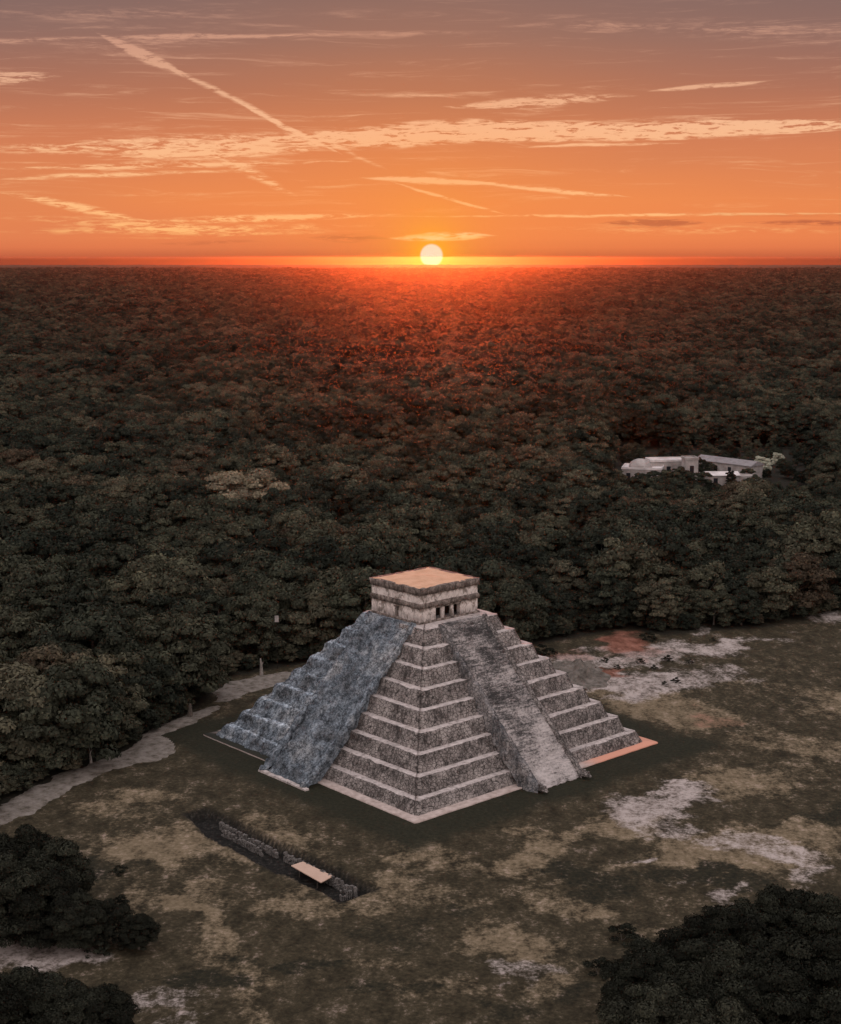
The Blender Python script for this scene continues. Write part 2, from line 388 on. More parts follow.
# bare limestone path along the forest edge
def path_sheet(name, poly_px, seed):
    P = [at(*p) for p in poly_px]; out = []
    for i in range(len(P)):
        a, b = Vector(P[i]), Vector(P[(i+1) % len(P)]); n = max(1, int((b-a).length/.5))
        nrm = Vector((-(b-a).y, (b-a).x)).normalized()
        for k in range(n):
            p = a.lerp(b, k/n); d = (mn.noise(Vector((p.x*.25, p.y*.25, seed)))*1.3 + mn.noise(Vector((p.x*1.3, p.y*1.3, seed)))*.5)
            p = p + nrm*d; out.append((p.x, p.y))
    xs = [p[0] for p in out]; ys = [p[1] for p in out]
    st = .45; X, Y = np.meshgrid(np.arange(min(xs)-1, max(xs)+1, st), np.arange(min(ys)-1, max(ys)+1, st))
    ins = in_poly(X.ravel(), Y.ravel(), out).reshape(X.shape); dd = dist_poly(X.ravel(), Y.ravel(), out).reshape(X.shape)
    keep = ins
    vid = -np.ones(X.shape, int); vs = []; fs = []
    ok = keep[:-1, :-1] | keep[1:, :-1] | keep[:-1, 1:] | keep[1:, 1:]
    for j, i in zip(*np.nonzero(ok)):
        f = []
        for jj, ii in ((j, i), (j, i+1), (j+1, i+1), (j+1, i)):
            if vid[jj, ii] < 0:
                vid[jj, ii] = len(vs); edge = min(1, dd[jj, ii]/1.2) if ins[jj, ii] else -.6
                vs.append((X[jj, ii], Y[jj, ii], ground_z(X[jj, ii], Y[jj, ii]) + .035 + .10*edge))
            f.append(vid[jj, ii])
        fs.append(f)
    return vs, fs
pv, pf = path_sheet('a', [(-40, 822), (0, 804), (57, 774), (95, 761), (129, 747), (141, 738), (152, 728), (183, 715), (213, 706), (219, 704), (219, 708), (183, 728), (158, 735), (166, 739), (175, 746), (171, 755), (152, 760), (114, 768), (76, 785), (27, 812), (0, 824), (-40, 846)], 1)
pv2, pf2 = path_sheet('b', [(215, 690), (225, 681), (251, 677), (284, 671), (300, 672), (290, 682), (263, 688), (240, 695), (226, 701), (216, 701)], 4)
pathmat = (lambda: None)
def path_mat():
    m, t, b, _ = material('bare_limestone_path'); P = geo_pos(t)
    a = t.noise(P, .5, 5, .7); c = t.noise(P, 2.2, 3, .7)
    t.put(b.inputs['Base Color'], t.mix(t.rng(c, .45, .7, 0, .5), t.ramp(a, [(.34, (.08, .068, .052)), (.46, (.19, .165, .138)), (.62, (.29, .255, .22))]), (.20, .17, .13)))
    t.put(b.inputs['Normal'], t.bump(a, .5, .2)); return m
pm = path_mat(); n0_ = len(pv)
tag(mesh_np('dirt_path', pv + pv2, pf + [[a+n0_ for a in f] for f in pf2], pm, smooth=True), kind='structure')

# ------------------------------------------------------------------ the stepped pyramid (own axes, origin at base centre)
pyr = empty('stepped_pyramid', (PX0, PY0, 0), YAW)
tag(pyr, 'grey stone stepped pyramid with nine terraces and a small temple on top', 'pyramid')
BASE, RISE, STEPIN, BATTER, H1, NT_ = 27.65, 2.678, 2.222, .97, 1.987, 9
STAIR_W = (-5.6, 6.3)      # extent of the ruined western stair on its face
def eroded_mask(x, y):
    # the unrestored part: west face left of and under its stair, wrapping a little round the corner
    on_w = np.clip(1 - (np.maximum(np.abs(x), np.abs(y)) + x)*.9, 0, 1)      # 1 on the face x = -max
    n_side = np.clip(1 - (np.maximum(np.abs(x), np.abs(y)) - y)*.9, 0, 1)*sstep(-6, -10, x)
    return np.maximum(on_w*sstep(-3.0, 0.5, y), n_side)
def ring(k):
    zb = .2 + (H1 + RISE*(k-1) if k else 0); zt = .2 + H1 + RISE*k
    sb = BASE - STEPIN*k + (0 if k == 0 else -.0); st_ = BASE - BATTER - STEPIN*k
    s_in = BASE - STEPIN*(k+1) - .35 if k < NT_-1 else 0.4
    if k: zb -= .0
    return zb, zt, sb, st_, s_in
def perim(s, n, rc):
    """n points per side around a square of half-size s with corner radius rc, first side x from -s at y=-s"""
    pts = []
    for side in range(4):
        for i in range(n):
            tt = i/n; u = -s + 2*s*tt
            x, y = u, -s
            # round the corner
            ax = s - abs(u)
            if ax < rc:
                y = -s + rc - math.sqrt(max(0, rc*rc - (rc-ax)**2))
            c, s_ = [(1, 0), (0, 1), (-1, 0), (0, -1)][side]
            pts.append((x*c - y*s_, x*s_ + y*c))
    return np.array(pts)
def nz(p, f, s=0.0): return mn.noise(Vector((p[0]*f+s, p[1]*f-s, p[2]*f+s*2)))
for k in range(NT_):
    zb, zt, sb, st_, s_in = ring(k)
    n = int(2*sb/.42); rows = []
    lv = [(0, .0), (.14, .0), (.3, 0), (.45, 0), (.6, 0), (.75, 0), (.9, 0), (1.0, 0)]
    prof = [(sb + (st_-sb)*t_, zb + (zt-zb)*t_, 0) for t_, _ in lv]
    prof += [(st_-.30, zt+.015, 1), (st_ + (s_in-st_)*.6, zt+.02, 1), (s_in, zt+.03, 1)]
    if k == NT_-1: prof = prof[:9] + [(st_-1.5, zt+.02, 1), (4.0, zt+.03, 1), (.02, zt+.03, 1)]
    V = []; ero = []
    for r_, (hs, z, kind) in enumerate(prof):
        pp = perim(hs, n, .55 if hs > 2 else 0)
        e = eroded_mask(pp[:, 0], pp[:, 1])
        for (x, y), ee in zip(pp, e):
            p = (x, y, z); L = max(abs(x), abs(y), .01); nxn, nyn = (math.copysign(1, x), 0) if abs(x) >= abs(y) else (0, math.copysign(1, y))
            d = nz(p, .55, 3)*.10 + nz(p, 1.7, 9)*.07
            dz = 0
            if kind == 0 and r_ == 7: d += nz(p, .9, 5)*.10; dz = nz(p, .8, 7)*.07 - max(0, nz(p, .35, 17)-.25)*.5
            if ee > 0:
                big = nz(p, .28, 31); med = nz(p, .8, 12); sm = nz(p, 2.1, 6)
                d += ee*(-.1 + big*.5 + med*.35 + sm*.28)
                if r_ in (6, 7, 8): d -= ee*(.2 if r_ > 6 else .05); dz -= ee*(.12 + .35*med)*(1 if r_ > 6 else .6)
                if r_ <= 1: d += ee*.45
                if kind == 1: dz += ee*(sm*.3 + med*.3)
                if hs < 10 and kind == 1 and k == NT_-1: dz *= .2
            V.append((x + nxn*d, y + nyn*d, z + dz)); ero.append(ee)
    m_ = 4*n; nr = len(prof); Fa = []; mi = []
    for r_ in range(nr-1):
        for i in range(m_):
            j = (i+1) % m_
            Fa.append((r_*m_+i, r_*m_+j, (r_+1)*m_+j, (r_+1)*m_+i)); mi.append(1 if prof[r_][2] == 1 or (r_ == 7) else 0)
    t_ob = mesh_np('terrace', V, np.array(Fa), [M['wall'], M['ledge']], pyr, mi, dict(eroded=ero))
# plinth: a low paved step around the base
V = []; ero = []; warm = []; Fa = []
n = 120; prof = [(29.5, -.3), (29.5, .12), (29.45, .19), (27.0, .20)]
for hs, z in prof:
    for (x, y) in perim(hs, n, .2):
        V.append((x + nz((x, y, z), .6)*.08, y + nz((x, y, z+9), .6)*.08, z))
        e = (1.0 if (x <= -26.5 and y > -3.5) else 0.0)
        if hs > 29 and z < .15: e *= .25
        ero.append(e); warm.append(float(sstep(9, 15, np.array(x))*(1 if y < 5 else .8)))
for r_ in range(3):
    for i in range(4*n):
        j = (i+1) % (4*n); Fa.append((r_*4*n+i, r_*4*n+j, (r_+1)*4*n+j, (r_+1)*4*n+i))
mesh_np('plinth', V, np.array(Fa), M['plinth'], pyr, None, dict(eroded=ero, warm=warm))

def staircase(side, w0, w1, rough, label):
    """side: 'w' foot towards -x, 's' foot towards -y. Built with out = distance from the centre, a = along the face."""
    foot, top, ztop = 32.3, 8.7, .2 + H1 + RISE*8 + .06
    conv = (lambda a, o, z: (-o, -a, z)) if side == 'w' else (lambda a, o, z: (a, -o, z))
    ns = 91; nA = int((w1-w0)/.45); V = []; ero = []; Fa = []
    rows = []
    for s in range(ns):
        o0 = foot + (top-foot)*s/ns; z0 = ztop*s/ns; z1 = ztop*(s+1)/ns
        rows.append((o0, z0)); rows.append((o0, z1))
    rows.append((top-1.2, ztop))
    for ri, (o, z) in enumerate(rows):
        for i in range(nA+1):
            a = w0 + (w1-w0)*i/nA; p = (a, o, z)
            big, med, sm = nz(p, .22, 51), nz(p, .7, 33), nz(p, 1.9, 14)
            if rough:
                z_ = z + (big*.75 + med*.5 + sm*.32)*min(1, z/2+.25) - .15; o_ = o + (big*.3 + med*.3)
                if ri < 2: o_ += nz((a, 0, 0), .8, 2)*.4
            else:
                z_ = z + med*.22 + sm*.20 - max(0, big-.2)*.6; o_ = o + sm*.16 + (nz((a, 0, 0), 1.1, 2)*.5 if ri < 3 else 0)
            if ri >= len(rows)-3: z_ = z + .02
            V.append(conv(a, o_, z_)); ero.append(1.0 if rough else 0.0)
    fl = len(rows)
    for r_ in range(fl-1):
        for i in range(nA):
            q_ = (r_*(nA+1)+i, r_*(nA+1)+i+1, (r_+1)*(nA+1)+i+1, (r_+1)*(nA+1)+i)
            Fa.append(q_ if side == 's' else q_[::-1])
    st = mesh_np('staircase', V, np.array(Fa), M['stair'], pyr, None, dict(eroded=ero))
    st['label'] = label
    # balustrades: solid sloping side walls that reach down to the terraces
    for sgn, a_in, ragged in ((-1, w0, True), (1, w1, rough)):
        if rough: ragged = True
        V = []; Fa = []; ero = []; th = .85; N = 110
        a0, a1 = (a_in-th, a_in+.05) if sgn < 0 else (a_in-.05, a_in+th)
        for s in range(N+1):
            u = s/N; o = foot+.5 + (top-.2-foot-.5)*u; z = ztop*u
            for (a, zz) in ((a0, 0), (a0, .5), (a0, 1), (a1, 1), (a1, .3)):
                p = (a, o, z); lift = .42
                if zz == 1: Z = z + lift
                elif zz == .5: Z = z - .9
                elif zz == .3: Z = z - .6
                else: Z = max(-.1, z - 3.6)
                d = 0; dz = 0
                amp = 1 if ragged else .25
                dz = (nz(p, .5, 5)*.5 + nz(p, 1.6, 8)*.35)*amp*(1 if zz >= .3 else 0)
                d = (nz(p, .6, 15)*.5 + nz(p, 1.7, 18)*.3)*amp*(sgn*1)
                if zz == 0: d += sgn*.5
                V.append(conv(a + (d if a != (a_in+.05 if sgn < 0 else a_in-.05) else 0), o, max(-.12, Z+dz))); ero.append(1.0 if rough else (.25 if sgn < 0 else 0))
        for s in range(N):
            for c in range(4):
                q_ = (s*5+c, s*5+c+1, (s+1)*5+c+1, (s+1)*5+c); Fa.append(q_)
        bl = mesh_np('balustrade', V, np.array(Fa), M['stair'] if rough else M['wall'], st, None, dict(eroded=ero))
        # carved serpent head at the foot
        hb = []; c = (a0+a1)/2
        secs = [(0.2, .55, .5, .55), (.7, .62, .62, .68), (1.15, .55, .48, .72), (1.55, .42, .28, .62), (1.85, .3, .12, .5)]
        V = []; Fa = []; nn = 10
        hs_ = .45 if rough else 1.0
        for (oo, wd, hh, zc) in secs:
            oo *= hs_; zc = zc*(.8 if rough else 1)
            for q_ in range(nn):
                an = 2*math.pi*q_/nn; V.append(conv(c + wd*math.cos(an), foot+.3+oo, zc + hh*math.sin(an)*(1 if math.sin(an) > 0 else .75)))
        for r_ in range(len(secs)-1):
            for q_ in range(nn): Fa.append((r_*nn+q_, r_*nn+(q_+1) % nn, (r_+1)*nn+(q_+1) % nn, (r_+1)*nn+q_))
        Fa.append(tuple(range(nn-1, -1, -1))); Fa.append(tuple((len(secs)-1)*nn+q_ for q_ in range(nn)))
        b0 = len(V)      # upper jaw snout curl and crest
        for (oo, wd, z0_, z1_) in (() if rough else ((.1, .3, .95, 1.45), (1.0, .26, 1.0, 1.35))):
            bb = len(V)
            for z_ in (z0_, z1_):
                for (da, do) in ((-wd, 0), (wd, 0), (wd*.8, .45), (-wd*.8, .45)): V.append(conv(c+da, foot+.3+oo+do, z_))
            Fa += [(bb, bb+1, bb+5, bb+4), (bb+1, bb+2, bb+6, bb+5), (bb+2, bb+3, bb+7, bb+6), (bb+3, bb, bb+4, bb+7), (bb+4, bb+5, bb+6, bb+7)]
        mesh_np('serpent_head', V, Fa, M['stair'] if rough else M['wall'], st, None, dict(eroded=[1.0 if rough else 0]*len(V)))
    if rough:      # low kerb of set stones along the ruined foot
        kb = MB(); a = w0 - 1.0
        while a < w1 + 1.0:
            L = random.uniform(.5, 1.1); q0, q1 = conv(a, foot+.35, 0), conv(a+L-.05, foot+1.15, 0)
            kb.box(min(q0[0], q1[0]), max(q0[0], q1[0]), min(q0[1], q1[1]), max(q0[1], q1[1]), -.2, random.uniform(.22, .34), jit=.05); a += L
        kb.build('foot_kerb', M['ledge'], st)
    return st
staircase('s', -4.6, 5.2, False, 'worn stone staircase, pale and scuffed towards its foot')
staircase('w', -5.7, 4.9, True, 'ruined blue-grey rubble staircase with its steps worn away')

# temple
ZT = .2 + H1 + RISE*8 + .03
tx0, tx1, ty0, ty1 = -7.05, 7.0, -5.35, 7.6; hh = 6.35
tm = MB()
# plan: outer wall with real openings; south portico with two piers, west doorway
def wall_x(y0, y1, x0, x1, openings, z0, z1):     # wall running along x, openings (xa, xb, ztop)
    xs = [x0]
    for a, b, zt_ in openings:
        tm.box(xs[-1], a, y0, y1, z0, z1); tm.box(a, b, y0, y1, zt_, z1); xs.append(b)
    tm.box(xs[-1], x1, y0, y1, z0, z1)
def wall_y(x0, x1, y0, y1, openings, z0, z1):
    ys = [y0]
    for a, b, zt_ in openings:
        tm.box(x0, x1, ys[-1], a, z0, z1); tm.box(x0, x1, a, b, zt_, z1); ys.append(b)
    tm.box(x0, x1, ys[-1], y1, z0, z1)
tb = .0
wall_x(ty0, ty0+.9, tx0, tx1, [(-3.2, 2.7, 2.35)], tb, 2.72)
wall_x(ty1-.9, ty1, tx0, tx1, [], tb, 2.72)
wall_y(tx0, tx0+.9, ty0+.9, ty1-.9, [(.2, 1.25, 2.1)], tb, 2.72)
wall_y(tx1-.9, tx1, ty0+.9, ty1-.9, [], tb, 2.72)
temple = tm.build('temple', M['plaster'], pyr, loc=(0, 0, ZT))
def band(name, mat, o, z0, z1, topin=0, rough=.05):
    V = []; Fa = []; n = 40; cx, cy = (tx0+tx1)/2, (ty0+ty1)/2; hx, hy = (tx1-tx0)/2, (ty1-ty0)/2
    prof = [(0, z0), (o, z0), (o, (z0+z1)/2), (o-topin, z1), (-.6, z1)]
    for (off, z) in prof:
        for (x, y) in perim(1, n, 0):
            X = cx + x*(hx+off); Y = cy + y*(hy+off)
            V.append((X + nz((X, Y, z), 1.1)*rough*1.6, Y + nz((X, Y, z+5), 1.1)*rough*1.6, z + nz((X, Y, z+9), .9)*rough))
    for r_ in range(len(prof)-1):
        for i in range(4*n):
            j = (i+1) % (4*n); Fa.append((r_*4*n+i, r_*4*n+j, (r_+1)*4*n+j, (r_+1)*4*n+i))
    return mesh_np(name, V, np.array(Fa), mat, temple)
band('foundation_step', M['dirty'], .28, -.05, .32, .04)
band('moulding', M['dirty'], .26, 2.7, 3.62, .12, .12)
f_ = MB(); f_.box(tx0+.02, tx1-.02, ty0+.02, ty1-.02, 3.55, 5.2); f_.build('frieze', M['plaster'], temple)
band('cornice', M['dirty'], .24, 5.12, 6.3, -.12, .10)
ch = MB(); ch.box(tx0+1.0, tx1-.95, -2.4, ty1-.95, 0, 3.5); ch.build('doorway_shade_block', M['dark'], temple)  # added solid block, coloured near-black as painted shade inside the doorways
rf = MB(); nX = 24
for i in range(nX+1):
    for j in range(nX+1):
        x = tx0-.02 + (tx1-tx0+.04)*i/nX; y = ty0-.02 + (ty1-ty0+.04)*j/nX
        edge = min(i, j, nX-i, nX-j) == 0
        rf.v.append((x, y, 6.27 + (.16*(1-max(abs(i/nX-.5), abs(j/nX-.5))*2)) + nz((x, y, 0), .5)*.05))
for i in range(nX):
    for j in range(nX): rf.f.append((i*(nX+1)+j, (i+1)*(nX+1)+j, (i+1)*(nX+1)+j+1, i*(nX+1)+j+1)); rf.i.append(0)
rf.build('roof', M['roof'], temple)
for x in (-1.25, .95):
    c = MB(); pts = [(x, ty0+.45, -.02), (x, ty0+.45, .3), (x, ty0+.45, 2.05), (x, ty0+.45, 2.4)]
    c.tube(pts, [.52, .42, .42, .52], 12); c.build('column', M['plaster'], temple)
ln = MB(); ln.box(-3.4, 2.9, ty0-.05, ty0+.6, 2.36, 2.66); ln.build('lintel', M['dirty'], temple)
ln = MB(); ln.box(tx0-.05, tx0+.5, .0, 1.45, 2.11, 2.36); ln.build('lintel', M['dirty'], temple)

# ------------------------------------------------------------------ trees
def make_crown(seed, rad=5.2, base=3.2, top=11.0, nl=34, per=230, leaf=.27, flat=.6, mat='foliage'):
    r = np.random.default_rng(seed); V = []; F = []; val = []
    cz = base + (top-base)*.42; hz_up = top-cz; hz_dn = (cz-base)
    lob = []
    for _ in range(nl*4):
        an = r.uniform(0, 2*math.pi); u = r.uniform(-.85, 1); rr = math.sqrt(max(0, 1-max(u, 0)**2))*(1 if u > 0 else .92)
        q_ = r.uniform(.55, 1.0)
        p = np.array([math.cos(an)*rr*rad*q_, math.sin(an)*rr*rad*q_, cz + (u*hz_up if u > 0 else u*hz_dn)*q_])
        if all(np.linalg.norm((p-o[0])*np.array([1, 1, 1.2])) > .9 for o in lob) or r.random() < .1: lob.append((p, r.uniform(.85, 1.75)*rad/5.2, r.uniform(0, 1)))
        if len(lob) >= nl: break
    pos = []; nor = []; vals = []
    for p, lr, lv in lob:
        k = int(per*(lr/1.4)**2)
        d = r.normal(size=(k, 3)); d[:, 2] = np.abs(d[:, 2])*1.0 - .35*np.abs(d[:, 2])*(r.random(k) < .4)*2; d /= np.linalg.norm(d, axis=1)[:, None]
        rr = lr*(r.random(k)**.22)*(1 + .18*np.sin(d[:, 0]*7+p[0])*np.cos(d[:, 1]*6))
        q_ = p + d*rr[:, None]*np.array([1, 1, .72])
        pos.append(q_); nn_ = d*np.array([1, 1, 1.15]) + r.normal(size=(k, 3))*.32; nor.append(nn_/np.linalg.norm(nn_, axis=1)[:, None])
        vals.append(np.clip(.34 + .5*(lv-.5) + r.normal(size=k)*.22, 0, 1))
    pos = np.concatenate(pos); nor = np.concatenate(nor); vals = np.concatenate(vals); k = len(pos)
    t1 = np.cross(nor, r.normal(size=(k, 3))); t1 /= np.linalg.norm(t1, axis=1)[:, None]; t2 = np.cross(nor, t1)
    sz = leaf*r.uniform(.6, 1.35, k)[:, None]
    c = [pos + t1*sz, pos + t2*sz*.62, pos - t1*sz, pos - t2*sz*.62]
    V = np.stack(c, 1).reshape(-1, 3); F = np.arange(k*4).reshape(-1, 4)
    me = mesh_np('crown', V, F, M[mat], None, None, dict(leaf=np.repeat(vals, 4)))
    return me
def make_trunk(seed, base=3.2, top=11.0, rad=5.2, r0=.3, mat='bark'):
    r = random.Random(seed); b = MB(); h = base + (top-base)*.35
    lean = (r.uniform(-.5, .5), r.uniform(-.5, .5))
    b.tube([(0, 0, -.6), (lean[0]*.15, lean[1]*.15, h*.35), (lean[0]*.6, lean[1]*.6, h*.7), (lean[0], lean[1], h), (lean[0]*1.3, lean[1]*1.3, top*.78)], [r0*1.35, r0, r0*.82, r0*.6, .08], 7)
    for i in range(6):
        a = i*1.05 + r.uniform(-.3, .3); f = r.uniform(.55, 1.0); z = h*f; L = rad*r.uniform(.5, .8)
        p0 = (lean[0]*f, lean[1]*f, z)
        b.tube([p0, (p0[0]+math.cos(a)*L*.45, p0[1]+math.sin(a)*L*.45, z+1.1), (p0[0]+math.cos(a)*L, p0[1]+math.sin(a)*L, z+2.7)], [r0*.5, r0*.33, .05], 5)
    return b.build('trunk', M[mat])
SPEC = [(5.2, 1.2, 11.0, 62), (4.6, 1.4, 10.0, 54), (6.2, 1.2, 11.5, 80), (5.0, 1.6, 12.4, 64), (4.2, 1.0, 9.0, 46), (5.7, 1.3, 10.4, 70), (6.6, 1.4, 12.6, 88), (4.8, 1.2, 11.4, 58)]
protos = []
for i, (rd, bs, tp, nl) in enumerate(SPEC):
    c = make_crown(100+i, rd, bs, tp, nl); t_ = make_trunk(200+i, bs, tp, rd)
    protos.append((c, t_))
fine_protos = []
for i, (rd, bs, tp, nl) in enumerate([(5.4, .9, 10.6, 95), (6.2, .8, 11.5, 120), (4.8, .8, 10.2, 85)]):
    fine_protos.append((make_crown(500+i, rd, bs, tp, nl, 520, .15, mat='foliage_dark'), make_trunk(600+i, bs, tp, rd)))
def tree_at(x, y, var, sc, rz, label, group=None, mat=None, name='forest_tree', zsc=None, first=set()):
    c0, t0 = (fine_protos[var % 3] if name == 'clearing_tree' else protos[var])
    vk = ('f', var % 3) if name == 'clearing_tree' else var
    root = empty(name, (x, y, ground_z(x, y) if inside_box(x, y) else -.25), rz); root.scale = (sc, sc, zsc or sc)
    if vk not in first and (name == 'clearing_tree' or mat is None): first.add(vk); c, t_ = c0, t0; c.parent = root; t_.parent = root
    else: c, t_ = obj_copy(c0, root), obj_copy(t0, root)
    if mat and name != 'clearing_tree':
        c.material_slots[0].link = 'OBJECT'; c.material_slots[0].material = M[mat]
    tag(root, label, 'tree', group); return root
def inside_box(x, y): return -90 < x < 130 and 130 < y < 380

# hand-placed pale crowns and clearing trees: (px, py of crown centre, height of that centre)
BUILD_C = [at(700, 468, 4)]
specials = []
def crown_at(px, py, sc, var, label, mat=None, group=None, zsc=None, name='forest_tree'):
    hz_ = SPEC[var][2]*(zsc or sc)*.62; x, y = at(px, py, hz_)
    specials.append((x, y, SPEC[var][0]*sc))
    return tree_at(x, y, var, sc, random.uniform(0, 6.28), label, group, mat, name, zsc)
G1 = 'pale-crowned trees rising above the forest'
crown_at(243, 492, 2.0, 6, 'large pale tan tree standing above the forest upper left of the pyramid', 'foliage_tan', G1, 1.55)
crown_at(372, 543, 1.35, 5, 'broad tan-topped tree in the forest up and left of the temple', 'foliage_olive', G1, 1.15)
crown_at(560, 580, 1.15, 2, 'olive tan tree just behind and right of the temple', 'foliage_olive', G1)
crown_at(447, 541, 1.1, 2, 'tan-topped tree in the forest directly above the temple roof', 'foliage_olive', G1)
crown_at(655, 596, 1.0, 3, 'grey-tan tree at the forest edge above the rust red earth', 'foliage_olive', G1)
G2 = 'dark trees in the bottom right corner'
br = [(655, 970, .85, 0), (679, 951, .72, 5), (695, 970, .95, 2), (729, 943, .85, 1), (763, 923, .9, 5), (793, 907, .9, 3), (825, 923, 1.0, 2), (779, 960, 1.05, 6), (735, 985, 1.0, 0), (687, 1003, .95, 5), (639, 993, .7, 4),
      (825, 970, 1.1, 2), (782, 1010, 1.05, 5), (722, 1030, 1.0, 2), (659, 1033, .95, 1), (860, 1035, 1.1, 0), (880, 940, 1.1, 5), (900, 1000, 1.2, 2)]
brl = ['leftmost dark tree of the bottom right clump with the dirt clearing beside it', 'dark low tree at the upper left of the bottom right clump', 'dark round tree inside the bottom right clump, left half', 'dark tree just below the pale dirt wedge at bottom right',
       'dark tree on the top edge of the bottom right clump', 'tall dark tree topping the bottom right clump', 'dark tree on the right frame edge at the top of the bottom right clump', 'largest dark tree in the middle of the bottom right clump',
       'dark tree in the lower middle of the bottom right clump', 'dark spreading tree low in the left half of the bottom right clump', 'small dark tree at the lower left end of the bottom right clump',
       'dark tree on the right frame edge halfway down the bottom right clump', 'dark tree cut by the bottom frame edge near the right corner', 'dark tree cut by the bottom frame edge in the middle of the right clump', 'dark tree cut by the bottom frame edge at the left of the right clump',
       'dark tree filling the bottom right corner of the photo', None, None]
for (a, b, c, d), lb in zip(br, brl):
    if lb: crown_at(a, b, c, d, lb, 'foliage_dark', G2, name='clearing_tree')
G3 = 'dark trees in the bottom left corner'
for (a, b, c, d), lb in zip([(22, 850, 1.0, 2), (52, 868, .95, 0), (10, 890, 1.1, 5), (45, 905, .85, 4), (75, 918, .62, 1), (112, 915, .55, 5), (138, 925, .45, 0), (20, 998, .9, 5), (62, 1005, .8, 0), (-15, 1010, 1.0, 2), (100, 1018, .62, 4), (-20, 860, 1.1, 6)],
      ['dark tree just below the start of the pale path at the left edge', 'dark rounded tree right of its neighbours in the upper left-hand clump', 'big dark tree on the left edge above the pale dirt', 'small dark tree in the lower part of the left-hand clump', 'low dark bushy tree beside the pale dirt at lower left',
       'low dark bush right of the left-hand clump', 'smallest dark bush at the right end of the left-hand clump', 'dark tree below the pale dirt at the lower left', 'dark tree at the bottom edge below the pale dirt patch', 'dark tree in the bottom left corner of the photo', 'small dark tree at the bottom edge, right of the corner trees', 'dark tree cut by the left edge just under the path']):
    crown_at(a, b, c, d, lb, 'foliage_dark', G3, name='clearing_tree')

# buildings in the forest: real ground positions
def bld_at(px, py, z): return at(px, py, z)
B_AREA = [at(600, 500), at(815, 500), at(815, 447), at(600, 447)]

# forest scatter
pts = []
def scatter(y0, y1, sp, scale_lo, scale_hi, amax=R(21)):
    yy = y0
    while yy < y1:
        half = math.tan(amax)*yy + 60
        xs = np.arange(-half, half, sp); xs = xs + rng.uniform(-.42, .42, len(xs))*sp
        ys = yy + rng.uniform(-.42, .42, len(xs))*sp
        for x, y in zip(xs, ys): pts.append((x, y, rng.uniform(scale_lo, scale_hi)))
        yy += sp*.92
scatter(205, 900, 7.6, .55, 1.5); scatter(900, 2000, 9.2, .6, 1.4); scatter(2000, 5200, 13, .8, 1.8); scatter(5200, 9200, 20, 1.1, 2.2)
und = []
for x, y in zip(rng.uniform(-130, 150, 26000), rng.uniform(150, 400, 26000)): und.append((x, y))
und = np.array(und); und = und[~in_poly(und[:, 0], und[:, 1], CLEAR)]; ud = dist_poly(und[:, 0], und[:, 1], CLEAR)
und = und[(ud > .6) & (ud < 16) & (und[:, 1] > 205)]; und = und[rng.random(len(und)) < .8]
P_ = np.array(pts)
keep = ~in_poly(P_[:, 0], P_[:, 1], CLEAR)
keep &= (dist_poly(P_[:, 0], P_[:, 1], CLEAR) > 2.2)
keep &= (np.abs(P_[:, 0]) > 20) | (P_[:, 1] > 200)
for sx, sy, sr in specials: keep &= (np.hypot(P_[:, 0]-sx, P_[:, 1]-sy) > sr*.9) & ((np.abs(P_[:, 0]-sx) > sr) | (P_[:, 1] > sy) | (P_[:, 1] < sy-sr*2.2) | (P_[:, 2] < .85))
# gaps
keep &= fbm(P_[:, 0]*.02, P_[:, 1]*.02, 77, 3) > .20
bx_, by_ = P_[:, 0], P_[:, 1]
inB = in_poly(bx_, by_, B_AREA)
HP = [at(672, 459.5, 8), at(690, 458, 8), at(643, 467, 6), at(733, 462.5, 7), at(721, 473, 5), at(745, 476, 4), at(660, 459.5, 8), at(682, 459.5, 8), at(718, 457, 7), at(742, 465, 7)]
for hx_, hy_ in HP: keep &= np.hypot(bx_-hx_, by_-hy_) > 11
keep &= ~(inB & (P_[:, 2] > 1.1))
P_[inB, 2] *= .5
P_ = P_[keep]
big = fbm(P_[:, 0]*.011, P_[:, 1]*.008, 91, 3)
P_[:, 2] *= .78 + .5*big
near = P_[:, 1] < 900
# lower growth between the houses and the camera
ax, ay = at(600, 500); bx2, by2 = at(815, 500)
front = (P_[:, 1] > ay-60) & (P_[:, 1] < ay+2) & (P_[:, 0] > ax-10) & (P_[:, 0] < bx2+10)
P_[front, 2] *= .62
var = rng.integers(0, 8, len(P_)); rot = rng.uniform(0, 6.28, len(P_))
px_, py_ = to_px(P_[:, 0], P_[:, 1], 7.0*P_[:, 2])
vis = (px_ > -20) & (px_ < W+20) & (py_ < H+20)
order = np.argsort(np.hypot(P_[:, 0], P_[:, 1]))
N_SP = 34
cand = [i for i in order if vis[i]]
hidden = lambda i: (300 < px_[i] < 530 and py_[i] > 655)
cand = [i for i in cand if not hidden(i)]
